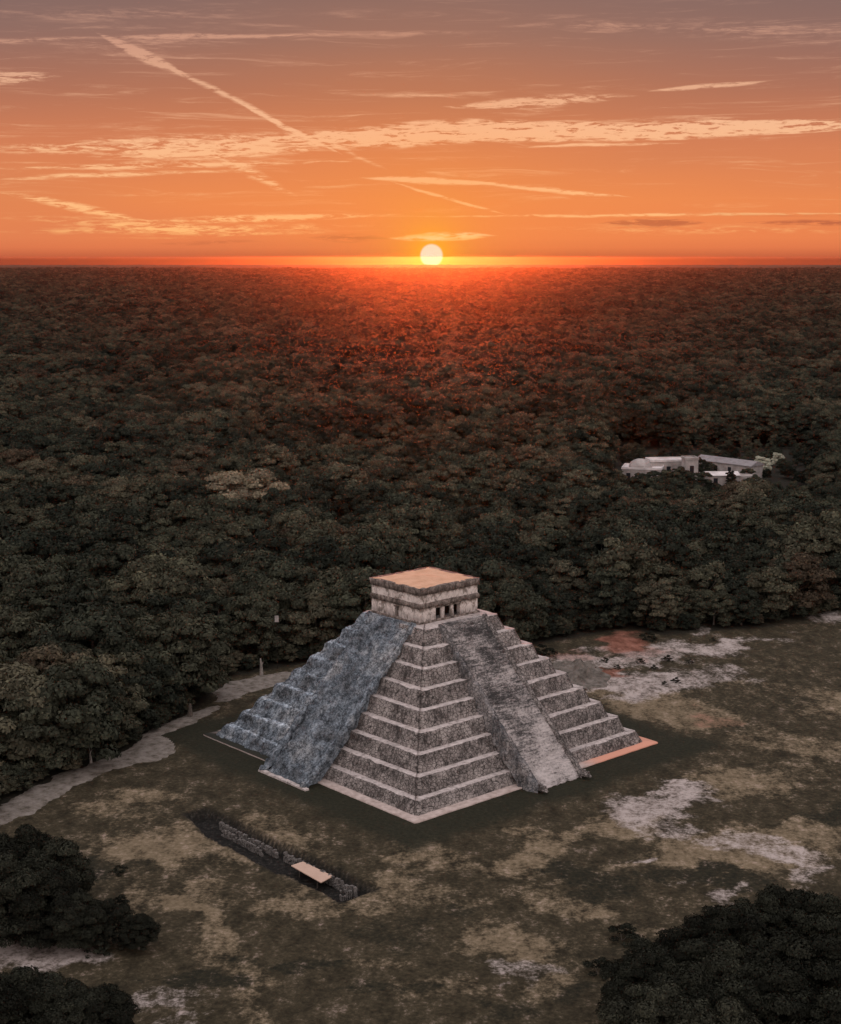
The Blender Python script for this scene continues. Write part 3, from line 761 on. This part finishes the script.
# the ones that show largest: nearest first
indiv = cand[:300-5]
isind = np.zeros(len(P_), bool); isind[indiv] = True
cnames = {}
def region(i):
    x, y = px_[i], py_[i]
    side = ('at the far left edge' if x < 70 else 'left of the bare path' if x < 190 and y > 650 else 'left of the pyramid' if x < 300 else 'behind the left shoulder of the pyramid' if x < 395 else
            'behind the temple' if x < 500 else 'behind the right stair terraces' if x < 580 else 'behind the rust red earth' if x < 700 else 'behind the right end of the clearing' if x < 800 else 'at the far right edge')
    row = 'front-row' if dcl_i(i) < 9 else 'second-row' if dcl_i(i) < 20 else 'deeper'
    size = 'small' if P_[i, 2] < .85 else 'tall' if P_[i, 2] > 1.12 else 'middling'
    return f'{size} {row} dark green tree {side}'
dclP = dist_poly(P_[:, 0], P_[:, 1], CLEAR)
def dcl_i(i): return dclP[i]
for i in indiv:
    tree_at(P_[i, 0], P_[i, 1], int(var[i]), float(P_[i, 2]), float(rot[i]), region(i), 'trees of the forest around the clearing')
# the rest of the forest: one mass that repeats the same crowns
rest = ~isind
uq = np.column_stack([und, rng.uniform(.16, .40, len(und))]); Q = np.concatenate([P_[rest], uq]); var = np.concatenate([var[rest], rng.integers(0, 8, len(uq))]); rot = np.concatenate([rot[rest], rng.uniform(0, 6.28, len(uq))]); me = bpy.data.meshes.new('forest_canopy'); me.vertices.add(len(Q))
me.vertices.foreach_set('co', np.stack([Q[:, 0], Q[:, 1], np.full(len(Q), -.25)], 1).ravel())
for nm, tp, arr in (('vi', 'INT', var.astype(np.int32)), ('sc', 'FLOAT', Q[:, 2].astype(np.float32)), ('rz', 'FLOAT', rot.astype(np.float32))):
    a = me.attributes.new(nm, tp, 'POINT'); a.data.foreach_set('value', arr)
fo = bpy.data.objects.new('forest_canopy', me); COL.objects.link(fo)
tag(fo, 'dense dark forest canopy stretching back behind the pyramid to the horizon', 'forest', kind='stuff')
ng = bpy.data.node_groups.new('canopy_scatter', 'GeometryNodeTree')
ng.interface.new_socket('Geometry', in_out='INPUT', socket_type='NodeSocketGeometry'); ng.interface.new_socket('Geometry', in_out='OUTPUT', socket_type='NodeSocketGeometry')
gi = ng.nodes.new('NodeGroupInput'); go = ng.nodes.new('NodeGroupOutput'); iop = ng.nodes.new('GeometryNodeInstanceOnPoints')
jg = ng.nodes.new('GeometryNodeJoinGeometry')
for c, t_ in protos:
    oi = ng.nodes.new('GeometryNodeObjectInfo'); oi.transform_space = 'ORIGINAL'; oi.inputs[0].default_value = c; oi.inputs['As Instance'].default_value = True
    ng.links.new(oi.outputs['Geometry'], jg.inputs[0])
def na(name, dt):
    nd = ng.nodes.new('GeometryNodeInputNamedAttribute'); nd.data_type = dt; nd.inputs[0].default_value = name; return nd.outputs[0]
ng.links.new(gi.outputs[0], iop.inputs['Points']); ng.links.new(jg.outputs[0], iop.inputs['Instance'])
iop.inputs['Pick Instance'].default_value = True; ng.links.new(na('vi', 'INT'), iop.inputs['Instance Index'])
cx_ = ng.nodes.new('ShaderNodeCombineXYZ'); ng.links.new(na('rz', 'FLOAT'), cx_.inputs[2]); ng.links.new(cx_.outputs[0], iop.inputs['Rotation'])
ng.links.new(na('sc', 'FLOAT'), iop.inputs['Scale']); ng.links.new(iop.outputs[0], go.inputs[0])
md = fo.modifiers.new('scatter', 'NODES'); md.node_group = ng
print('canopy', len(Q), 'individual', len(indiv))

# far canopy: rolling treetops out to the horizon
az = np.linspace(-R(30), R(30), 420); rr_ = np.concatenate([np.geomspace(8600, 11000, 40), np.geomspace(11100, 16000, 60)])
A, RR = np.meshgrid(az, rr_); X = (RR*np.sin(A)).ravel(); Y = (RR*np.cos(A)).ravel()
Z = 8 + (fbm(X*.02, Y*.01, 61, 3)-.5)*12*np.clip(14000/RR.ravel(), .15, 1); Z[:420] = -1
ii = np.arange(X.size).reshape(A.shape); ff = np.stack([ii[:-1, :-1], ii[1:, :-1], ii[1:, 1:], ii[:-1, 1:]], -1).reshape(-1, 4)[:, ::-1]
def far_mat():
    m, t, b, _ = material('far_treetops'); P = geo_pos(t)
    a = t.noise(scl(t, P, (1, .16, 1)), .035, 4, .75); c = t.noise(scl(t, P, (1, .3, 1)), .0012, 3, .6)
    f = t.m('ADD', t.m('MULTIPLY', a, .7), t.m('MULTIPLY', c, .3))
    t.put(b.inputs['Base Color'], t.ramp(f, [(.36, (.010, .012, .008)), (.5, (.030, .034, .021)), (.64, (.062, .060, .036))])); return m
tag(mesh_np('far_forest', np.stack([X, Y, Z], 1), ff, far_mat(), smooth=True), 'thin dark band of distant forest along the horizon under the sun', 'forest', kind='stuff')

# ------------------------------------------------------------------ white buildings in the forest
def house(px, py, w, d, h, rz, roofmat, label, gable=False, parapet=True, wins=4, z=None):
    x, y = at(px, py, h)
    o = empty('forest_house', (x, y, -.3), rz); tag(o, label, 'building', 'white buildings in the forest')
    b = MB(); b.box(-w/2, w/2, -d/2, d/2, 0, h); b.build('wall', M['white'], o)
    r = MB()
    if gable:
        e = .5
        v = [(-w/2-e, -d/2-e, h), (w/2+e, -d/2-e, h), (w/2+e, d/2+e, h), (-w/2-e, d/2+e, h), (-w/2-e, 0, h+gable), (w/2+e, 0, h+gable),]
        v2 = [(q[0], q[1], q[2]-.25) for q in v[:4]]
        r.add(v + v2, [(0, 1, 5, 4), (2, 3, 4, 5), (1, 2, 5), (3, 0, 4), (6, 7, 1, 0), (7, 8, 2, 1), (8, 9, 3, 2), (9, 6, 0, 3), (9, 8, 7, 6)])
    else:
        r.box(-w/2-.25, w/2+.25, -d/2-.25, d/2+.25, h+.003, h+.3)
        for (x0, x1, y0, y1) in ((-w/2-.2, w/2+.2, -d/2-.2, -d/2+.1), (-w/2-.2, w/2+.2, d/2-.1, d/2+.2), (-w/2-.2, -w/2+.1, -d/2+.1, d/2-.1), (w/2-.1, w/2+.2, -d/2+.1, d/2-.1)):
            r.box(x0, x1, y0, y1, h+.303, h+.8)
    r.build('roof', roofmat, o)
    for i in range(wins):
        wx_ = -w/2 + w*(i+.5)/wins
        f = MB(); f.box(wx_-.8, wx_+.8, -d/2-.06, -d/2-.003, h*.35, h*.78); fr = f.build('window', M['glass'], o)
        s_ = MB(); s_.box(wx_-.95, wx_+.95, -d/2-.25, -d/2-.003, h*.35-.2, h*.35-.01); s_.build('sill', M['white'], fr)
    return o
house(672, 459.5, 19, 8, 8.5, .10, M['whiteroof'], 'long white flat-roofed building in the forest, left of the dark tree')
house(690, 458, 5, 6, 10.5, .10, M['white'], 'narrow white tower block at the right end of the long white building', wins=1)
hD = house(643, 467, 15, 11, 6.5, -.25, M['whiteroof'], 'low pale building with a rounded dome, leftmost in the forest', wins=3)
dm = MB(); nn = 16
for k in range(6):
    a = k/5*math.pi/2
    for q_ in range(nn): dm.v.append((-1+4.6*math.cos(a)*math.cos(2*math.pi*q_/nn), 4.6*math.cos(a)*math.sin(2*math.pi*q_/nn), 6.7+3.4*math.sin(a)))
for k in range(5):
    for q_ in range(nn): dm.f.append((k*nn+q_, k*nn+(q_+1) % nn, (k+1)*nn+(q_+1) % nn, (k+1)*nn+q_)); dm.i.append(0)
dm.build('dome', M['white'], hD)
house(729, 461, 27, 8, 6.5, -.85, M['greyroof'], 'grey-roofed long building in the forest, right of the dark tree', gable=1.6)
house(721, 473, 12, 8, 5.0, .05, M['whiteroof'], 'small bright white-roofed building in front of the grey-roofed one', gable=1.0, wins=2)
house(745, 476, 7, 5, 4.0, -.3, M['white'], 'smallest white flat-roofed outbuilding at the right of the houses', wins=1)
w_ = MB()
xa, ya = at(628, 473, 2.5)
w_.box(-7, 7, -.3, .3, 0, 2.5, jit=.1); w_.box(-7.1, 7.1, -.38, .38, 2.503, 2.75)
o = w_.build('garden_wall', M['white']); o.location = (xa, ya, -.3); o.rotation_euler = (0, 0, .5); tag(o, 'low white garden wall left of the domed forest building', 'wall')
# flowering pale tree right of the houses and dark trees standing among them
crown_at(762, 463, .95, 1, 'pale blossoming tree right of the grey-roofed forest building', 'blossom', None, .8, 'blossoming_tree')
crown_at(778, 457, .6, 4, 'smaller pale tree right of the blossoming tree', 'blossom', None, .7, 'blossoming_tree')
crown_at(699, 466, .85, 3, 'dark tree standing between the two long white buildings', 'foliage_dark', None, .85)
crown_at(731, 477, .42, 3, 'small pointed dark tree before the bright white-roofed building', 'foliage_dark', None, .62)
for (a, b, s_, v, lb) in ((662, 466, .55, 1, 'dark tree growing against the front of the long white building'), (712, 467, .6, 5, 'dark tree at the left gable of the grey-roofed forest building'), (748, 473, .55, 0, 'dark tree before the right end of the grey-roofed building'), (629, 474, .5, 4, 'small dark tree hiding the left corner of the domed building'), (655, 478, .75, 0, 'dark bushy tree in front of the domed forest building'), (671, 474, .62, 1, 'low dark tree before the long white forest building'), (683, 474, .7, 5, 'round dark tree below the narrow white tower block'),
                          (640, 482, .7, 2, 'dark tree below the left end of the forest buildings'), (702, 479, .75, 0, 'dark tree below the gap between the forest buildings'), (756, 480, .7, 4, 'dark tree below the pale blossoming tree'), (618, 478, .7, 1, 'dark tree at the left tip of the white garden wall')):
    crown_at(a, b, s_, v, lb, 'foliage', None, None)

# ------------------------------------------------------------------ things round the clearing
def stone_row(name, a0, a1, half, z0, z1, label, n, sides=1):
    """ragged dry-stone wall between two local points"""
    (x0, y0), (x1, y1) = a0, a1; L = math.hypot(x1-x0, y1-y0); ux, uy = (x1-x0)/L, (y1-y0)/L
    b = MB(); step = L/n
    for c in range(int((z1-z0)/.3)+1):
        for i in range(n):
            if c and random.random() < .12*c: continue
            s0 = i*step + random.uniform(0, .08); s1 = (i+1)*step - random.uniform(.02, .1); w = half*random.uniform(.75, 1.1)
            zz0 = z0 + c*.3; zz1 = zz0 + random.uniform(.24, .32)
            v = [(sx, w*sd, z) for z in (zz0, zz1) for sd in (-1, 1) for sx in (s0, s1)]
            v = [(q[0]+random.uniform(-.04, .04), q[1]+random.uniform(-.05, .05), q[2]+random.uniform(-.03, .03)) for q in v]
            b.add(v, [(0, 2, 3, 1), (4, 5, 7, 6), (0, 1, 5, 4), (2, 6, 7, 3), (0, 4, 6, 2), (1, 3, 7, 5)])
    o = b.build(name, M['rubblestone']); X, Y = to_world(x0, y0); o.location = (X, Y, 0)
    o.rotation_euler = (0, 0, YAW + math.atan2(uy, ux)); tag(o, label, 'wall', 'stone walls in the trench'); return o
stone_row('stone_wall', (-50.6, -7.0), (-50.9, -22.5), .22, -1.9, -.8, 'long ragged stone wall along the far side of the open trench', 34)
stone_row('stone_wall', (-52.0, -9.5), (-52.2, -20.5), .18, -1.9, -1.0, 'lower inner stone wall beside the long ragged one', 24)
stone_row('stone_wall', (-50.7, -24.0), (-51.1, -41.2), .26, -1.9, -.7, 'pale stone wall behind the flat cover sheet in the trench', 40)
stone_row('stone_wall', (-51.6, -40.9), (-53.4, -40.4), .22, -1.9, -.6, 'short stone wall closing the near end of the trench', 6)
stone_row('stone_wall', (-51.0, -14.0), (-51.9, -14.0), .2, -1.9, -.9, 'short cross wall joining the two trench walls', 3)
# cover sheet on posts
cs = [at(291, 865.4, -.45), at(303, 861.5, -.45), at(333, 875.9, -.45), at(321, 882.4, -.45)]
cv = empty('trench_cover', (cs[0][0], cs[0][1], 0)); tag(cv, 'flat peach-coloured cover sheet over the end of the trench', 'cover')
rel = [(x-cs[0][0], y-cs[0][1]) for x, y in cs]
b = MB(); b.add([(x, y, -.57) for x, y in rel] + [(x, y, -.45) for x, y in rel], [(0, 1, 2, 3)[::-1], (4, 5, 6, 7), (0, 1, 5, 4), (1, 2, 6, 5), (2, 3, 7, 6), (3, 0, 4, 7)]); b.build('sheet', M['sheet'], cv)
for (x, y) in rel:
    x2 = x*.6 + .4*rel[2][0]/2; y2 = y*.6 + .4*rel[2][1]/2
    b = MB(); b.tube([(x2, y2, -2.0), (x2, y2, -.575)], [.08, .08], 6); b.build('post', M['bark'], cv)

def dead_trunk(px, py, h, lean, label, mat='pale_bark', rad=.22):
    x, y = at(px, py); b = MB(); k = 5
    b.tube([(lean*h*(i/k)**1.3, 0.1*math.sin(i), h*i/k - .3*(i == 0)) for i in range(k+1)], [rad*(1.25-.85*i/k) for i in range(k+1)], 8)
    b.tube([(lean*h*.45, 0, h*.55), (lean*h*.45+h*.12, .1, h*.78)], [rad*.45, rad*.2], 6)
    o = b.build('dead_trunk', M[mat]); o.location = (x, y, ground_z(x, y) if inside_box(x, y) else 0); return tag(o, label, 'trunk', 'bare trunks at the forest edge')
dead_trunk(261.5, 674, 3.6, -.04, 'upright pale bare trunk beside the far bit of path, left of the pyramid', rad=.36)
dead_trunk(190, 716, 2.6, .05, 'short dark stump by the narrow neck of the path', 'bark', .5)
dead_trunk(91, 762, 3.2, -.08, 'thin pale trunk at the upper edge of the path')
dead_trunk(58, 765, 4.0, .22, 'leaning pale trunk among the trees at the far left of the path')
# small white sign board on a post in front of the forest
x, y = at(277.5, 668); s0 = empty('sign_post', (x, y, 0)); tag(s0, 'small white board on a tall post left of the pyramid', 'sign')
dist = math.hypot(x, y); hz_ = 0
for z in np.arange(5, 20, .1):
    if to_px(x, y, z)[1] < 619: hz_ = float(z); break
b = MB(); b.tube([(0, 0, -.3), (0, 0, hz_+.4)], [.055, .045], 6); b.build('post', M['dark'], s0)
b = MB(); b.box(-.42, .42, -.14, -.09, hz_-.65, hz_+.75); b.build('board', M['white'], s0)

# grey earth mound and shrubs behind the right corner
def mound(px, py, rx, ry, h, label, mat):
    x, y = at(px, py); n = 30; V = []; Fa = []
    for i in range(n+1):
        for j in range(n+1):
            u, v = -1+2*i/n, -1+2*j/n; r_ = math.hypot(u, v)
            r_ += nz((u*rx, v*ry, 7), .3)*.35; z = h*max(0, 1-r_)**1.1*(1+.9*nz((u*rx, v*ry, 0), .5)) + nz((u*rx, v*ry, 3), .9)*.25*(r_ < 1) - .5*max(0, r_-.85)*3
            V.append((u*rx, v*ry, z - .1))
    for i in range(n):
        for j in range(n):
            Fa.append((i*(n+1)+j, (i+1)*(n+1)+j, (i+1)*(n+1)+j+1, i*(n+1)+j+1))
    o = mesh_np('earth_mound', V, Fa, mat); o.location = (x, y, -.1); return tag(o, label, 'mound')
M['moundmat'] = simple_mat('grey_spoil', (.24, .21, .18), (.07, .062, .05), .6, bump=.4)
mound(577, 674, 7, 11, 2.2, 'grey earth mound right behind the pyramid terraces', M['moundmat'])
def shrub(px, py, sc, label, group='small shrubs on the bare ground', mat='foliage_dark'):
    x, y = at(px, py)
    if not shrub_src:
        c = make_crown(900, 2.2, .1, 2.4, 16, 420, .17, mat='foliage_dark'); c.name = 'leaves'; b = MB()
        for a in range(4): b.tube([(0, 0, -.2), (math.cos(a*1.6)*.7, math.sin(a*1.6)*.7, .7)], [.07, .03], 5)
        st = b.build('stem', M['bark']); shrub_src.append((c, st)); fresh = True
    else: fresh = False
    r_ = empty('shrub', (x, y, ground_z(x, y)), random.uniform(0, 6)); r_.scale = (sc, sc, sc*.8)
    c0, s0_ = shrub_src[0]
    if fresh: c0.parent = r_; s0_.parent = r_
    else: obj_copy(c0, r_); obj_copy(s0_, r_)
    tag(r_, label, 'shrub', group)
shrub_src = []
shrub(543, 655, 1.3, 'dark round shrub touching the upper right terraces of the pyramid')
for (a, b, s_, lb) in [(604, 661, .5, 'dark shrub on the bare ground, left of the rust patches'), (617, 668, .4, 'small shrub just under the upper rust patch'), (640, 662, .5, 'shrub right of the rust red earth'), (655, 668, .45, 'shrub on the pale dirt among the rust patches'), (668, 660, .6, 'larger shrub on the pale dirt below the forest edge'),
                       (676, 682, .5, 'shrub at the right rim of the pale dirt sheet'), (690, 662, .4, 'low shrub on the right half of the pale dirt'), (590, 668, .6, 'shrub on the near side of the grey mound'), (648, 640, 1.0, 'dark shrub right beside the upper rust patch'),
                       (712, 640, .4, 'small shrub near the bright dirt spot at the forest edge'), (665, 684, .35, 'tiny shrub on the lower pale dirt'), (130, 944, .7, 'low shrub at the right end of the lower left dirt'), (96, 952, .8, 'dark shrub beside the lower left dirt patch'), (118, 872, .6, 'lone dark shrub right of the left-hand trees'),
                       (120, 905, .7, 'dark shrub above the lower left bushes'), (622, 938, 1.0, 'dark shrub left of the bottom right clump'), (598, 972, .9, 'low shrub on the grass left of the bottom right clump')]:
    shrub(a, b, s_, lb)

# ------------------------------------------------------------------ haze
hz = MB(); hz.box(-17000, 17000, -17000, 17000, -3.2, 88.2)
hm = bpy.data.materials.new('haze_air'); hm.use_nodes = True; ht = NT(hm.node_tree); ht.n.clear()
ho = ht.new('ShaderNodeOutputMaterial'); pv_ = ht.new('ShaderNodeVolumePrincipled')
HAZE_D, HAZE_G = 6.5e-6, .925
pv_.inputs['Color'].default_value = (.95, .80, .75, 1); pv_.inputs['Density'].default_value = HAZE_D; pv_.inputs['Anisotropy'].default_value = HAZE_G
ht.l.new(pv_.outputs[0], ho.inputs['Volume'])
o = hz.build('haze', hm); tag(o, 'thin warm evening haze over the whole forest', 'haze', kind='stuff')

# ------------------------------------------------------------------ sky
SUN_D = Vector(direction(431.5, 255.5)).normalized()
world = bpy.data.worlds.new('World'); S.world = world; world.use_nodes = True
w = NT(world.node_tree); w.n.clear(); wo = w.new('ShaderNodeOutputWorld')
D = w.new('ShaderNodeTexCoord').outputs['Generated']; sp_ = w.new('ShaderNodeSeparateXYZ'); w.put(sp_.inputs[0], D)
U = w.m('MULTIPLY', w.m('ARCTAN2', sp_.outputs[0], sp_.outputs[1]), F_PX); V_ = w.m('MULTIPLY', w.m('ARCSINE', sp_.outputs[2]), F_PX)
def uv(px, py):
    d = Vector(direction(px, py)).normalized(); return math.atan2(d.x, d.y)*F_PX, math.asin(d.z)*F_PX
cb = w.new('ShaderNodeCombineXYZ'); w.put(cb.inputs[0], U); w.put(cb.inputs[1], V_); UV = cb.outputs[0]
el = w.m('DIVIDE', V_, F_PX*math.pi/2)     # 0 at the horizon, 1 overhead
e = lambda y: (HOR - y)/F_PX/(math.pi/2)
base = w.ramp(el, [(0.0, srgb(188, 92, 62)), (e(252), srgb(216, 114, 74)), (e(240), srgb(228, 128, 80)), (e(205), srgb(229, 134, 82)), (e(150), srgb(207, 123, 86)), (e(100), srgb(172, 110, 88)), (e(50), srgb(139, 104, 96)), (e(0), srgb(119, 98, 97)), (.2, (.34, .28, .29)), (.4, (.62, .56, .60)), (1, (.78, .76, .84))])
# behind the viewer the sky is a soft pinkish dusk glow, which lights the pyramid's near faces
back = w.ramp(el, [(0, (.66, .50, .48)), (.12, (1.06, .88, .85)), (.4, (1.04, .94, .96)), (1, (.78, .76, .84))])
bk = w.rng(sp_.outputs[1], .55, -.35)
sky = w.mix(bk, base, back)
tint_n = w.noise(scl(w, UV, (.0012, .006, 1)), 1.0, 3, .55)
sky = w.mix(w.rng(tint_n, .4, .68, 0, .30), sky, w.mix(.5, sky, srgb(120, 98, 100)))
sky = w.mix(1.0, sky, w.mix(w.rng(V_, -3.0, 1.0), (.50, .42, .46), (1, 1, 1)), 'MULTIPLY')     # air beyond the edge of the world's curve
# streaky cirrus
warp = w.noise(scl(w, UV, (.012, .03, 1)), 1.0, 3, .6, out=1)
fib = w.noise(scl(w, UV, (.018, .16, 1)), 1.0, 5, .72, 1.2)
fib2 = w.noise(scl(w, UV, (.05, .33, 1)), 1.0, 4, .7, .6)
wsub = w.vm('SUBTRACT', warp, (.5, .5, .5)); wp = w.vm('ADD', UV, scl(w, wsub, (14, 6, 0)))
def streak(p, q, wd, s, soft=.6):
    (x0, y0), (x1, y1) = uv(*p), uv(*q); L = math.hypot(x1-x0, y1-y0); dx, dy = (x1-x0)/L, (y1-y0)/L; mx, my = (x0+x1)/2, (y0+y1)/2
    r_ = w.vm('SUBTRACT', wp, (mx, my, 0))
    a = w.m('ABSOLUTE', w.vm('DOT_PRODUCT', r_, (dx/L*2, dy/L*2, 0))); n_ = w.m('ABSOLUTE', w.vm('DOT_PRODUCT', r_, (-dy/wd, dx/wd, 0)))
    g = w.m('ADD', w.m('MULTIPLY', w.m('MULTIPLY', a, a), 1.0), n_)
    return w.m('MULTIPLY', w.m('SUBTRACT', 1.0, g, clamp=True), s)
FIB = [((-90, 150), (560, 132), 13, 1.7), ((330, 138), (980, 119), 9, 4.0), ((270, 138), (640, 125), 13, 3.6), ((440, 128), (900, 124), 12, 1.2), ((60, 158), (330, 148), 9, 1.0), ((180, 222), (420, 214), 4, 1.2), ((-60, 232), (430, 226), 7, .9), ((450, 228), (960, 232), 6, .6), ((0, 60), (300, 20), 30, .35), ((205, 150), (300, 198), 7, 1.3), ((-60, 78), (68, 77), 9, 1.6), ((430, 108), (645, 95), 7, 2.0),
      ((-60, 168), (390, 160), 4.5, 1.3), ((-10, 190), (170, 226), 6, 1.5), ((120, 222), (330, 216), 5, 1.1), ((-60, 212), (300, 236), 7, .7), ((480, 18), (960, 36), 16, .5), ((-60, 14), (300, 8), 10, .5), ((95, 33), (190, 76), 6, 1.5)]
CRI = [((140, 54), (300, 130), 4.0, 1.2), ((90, 30), (200, 84), 6.5, .8), ((230, 98), (350, 158), 3.0, 1.6), ((300, 128), (400, 176), 3.4, .6), ((-80, 41), (120, 38), 3.2, .8), ((90, 38), (340, 34), 3.4, 1.0), ((240, 36), (560, 30), 3, .5), ((645, 91), (775, 81), 3.2, 1.9),
      ((-40, 180), (270, 168), 3.2, 1.2), ((350, 178), (512, 184), 4.0, 2.0), ((470, 182), (640, 198), 3.2, 1.7), ((385, 181), (515, 217), 2.4, 1.5), ((336, 217), (960, 212), 2.2, 1.2), ((500, 147), (700, 142), 2.4, 1.2), ((385, 237.5), (490, 236.5), 5.0, 2.6), ((370, 97), (480, 94), 2, .6), ((60, 240), (430, 229), 2.4, .5)]
def acc(lst):
    tot = None
    for s_ in lst:
        g = streak(*s_); tot = g if tot is None else w.m('ADD', tot, g)
    return tot
fb = w.m('ADD', w.m('MULTIPLY', fib, .5), w.m('MULTIPLY', fib2, .5))
cl = w.m('MULTIPLY', acc(FIB), w.rng(fb, .40, .60)); cl = w.m('ADD', cl, w.m('MULTIPLY', acc(CRI), w.rng(fb, .34, .58)))
cl = w.m('ADD', cl, w.m('MULTIPLY', w.m('MULTIPLY', w.rng(w.noise(scl(w, wp, (.006, .10, 1)), 1.0, 6, .72, .8), .46, .72), .55), w.rng(V_, 0, 60)))
cl = w.rng(cl, .05, 1.0, 0, .9)
ccol = w.ramp(el, [(0, srgb(255, 190, 110)), (e(215), srgb(253, 192, 132)), (e(130), srgb(246, 190, 150)), (e(60), srgb(206, 154, 132)), (e(0), srgb(158, 124, 114)), (.3, (.6, .55, .6))])
front = w.rng(sp_.outputs[1], .2, .7)
sky = w.mix(w.m('MULTIPLY', cl, front), sky, ccol)
# low dark clouds
dk = None
for s_ in [((595, 223), (712, 223), 5.0, 2.0), ((740, 223), (900, 223), 3.5, 1.6), ((305, 237), (395, 239), 5.0, 1.0), ((150, 243), (270, 241), 3.0, .6), ((640, 214), (960, 216), 2.5, .4)]:
    g = streak(*s_); dk = g if dk is None else w.m('ADD', dk, g)
dk = w.m('MULTIPLY', w.m('MULTIPLY', dk, w.rng(fib2, .34, .58)), front, clamp=True)
sky = w.mix(w.m('MULTIPLY', dk, .8), sky, srgb(176, 92, 66))
# glow and disc of the sun
sd = w.m('MULTIPLY', w.m('ARCCOSINE', w.m('MINIMUM', w.vm('DOT_PRODUCT', D, tuple(SUN_D)), .9999999)), F_PX)
g1 = w.m('EXPONENT', w.m('MULTIPLY', sd, -1/20.0)); g2 = w.m('EXPONENT', w.m('MULTIPLY', sd, -1/130.0))
sky = w.mix(w.m('MULTIPLY', g2, .50), sky, srgb(246, 146, 62)); sky = w.mix(w.m('MULTIPLY', g1, 1.25, clamp=True), sky, srgb(255, 178, 30))
lit = w.m('MULTIPLY', w.m('ADD', streak((386, 238.5), (482, 236.5), 4.2, 1.9), streak((420, 233), (500, 235), 2.4, 1.6)), w.rng(fb, .36, .62), clamp=True); sky = w.mix(w.m('MULTIPLY', lit, .75), sky, srgb(255, 208, 140))
disc = w.rng(sd, 12.2, 9.6); sky = w.mix(disc, sky, (1.0, .70, .48))
bga = w.new('ShaderNodeBackground'); w.put(bga.inputs[0], sky)
plain = w.mix(w.rng(sp_.outputs[1], .55, -.35), w.ramp(el, [(.1, (.24, .17, .165)), (.2, (.34, .28, .29)), (.4, (.62, .56, .60)), (1, (.78, .76, .84))]), w.ramp(el, [(0, (.66, .50, .48)), (.12, (1.06, .88, .85)), (.4, (1.04, .94, .96)), (1, (.78, .76, .84))]))
bgb = w.new('ShaderNodeBackground'); w.put(bgb.inputs[0], plain)
low = w.m('MULTIPLY', w.rng(el, .16, .12), w.rng(sp_.outputs[1], .05, .35))
bg = w.new('ShaderNodeMixShader'); w.put(bg.inputs[0], low); w.l.new(bgb.outputs[0], bg.inputs[1]); w.l.new(bga.outputs[0], bg.inputs[2])
ns_ = w.new('ShaderNodeTexSky', sky_type='NISHITA'); ns_.sun_disc = False
SUN_EL, SUN_AZ = math.asin(SUN_D.z), math.atan2(SUN_D.x, SUN_D.y)
ns_.sun_elevation = SUN_EL; ns_.sun_rotation = SUN_AZ
bg2 = w.new('ShaderNodeBackground'); w.put(bg2.inputs[0], ns_.outputs[0]); bg2.inputs[1].default_value = .008
ad = w.new('ShaderNodeAddShader'); w.l.new(bg.outputs[0], ad.inputs[0]); w.l.new(bg2.outputs[0], ad.inputs[1]); w.l.new(ad.outputs[0], wo.inputs[0])
world.cycles.sampling_method = 'MANUAL'; world.cycles.sample_map_resolution = 512

# sun lamp, a little above the disc it stands for
sl = bpy.data.lights.new('sun', 'SUN'); sl.energy = 1.9; sl.angle = R(.6); sl.color = (1.0, .12, .022)
so = bpy.data.objects.new('sun', sl); COL.objects.link(so); so.location = (0, 0, 120)
ld = Vector((math.sin(SUN_AZ)*math.cos(R(1.0)), math.cos(SUN_AZ)*math.cos(R(1.0)), math.sin(R(.28))))
so.rotation_euler = (-ld).to_track_quat('-Z', 'Y').to_euler()

# ------------------------------------------------------------------ camera
cam = bpy.data.cameras.new('camera'); co = bpy.data.objects.new('camera', cam); COL.objects.link(co)
cam.sensor_fit = 'VERTICAL'; cam.sensor_height = 24; cam.lens = 24*F_PX/H
co.location = (0, 0, CAM_H); co.rotation_euler = (math.pi/2 - PITCH, 0, 0); cam.clip_start = 1; cam.clip_end = 200000
S.camera = co
S.view_settings.view_transform = 'Standard'; S.view_settings.look = 'None'; S.view_settings.exposure = 0; S.view_settings.gamma = 1
S.render.engine = 'CYCLES'; c_ = S.cycles
c_.max_bounces = 4; c_.diffuse_bounces = 2; c_.glossy_bounces = 1; c_.transmission_bounces = 2; c_.volume_bounces = 0; c_.transparent_max_bounces = 4
c_.use_denoising = True; c_.use_adaptive_sampling = True; c_.adaptive_threshold = .02
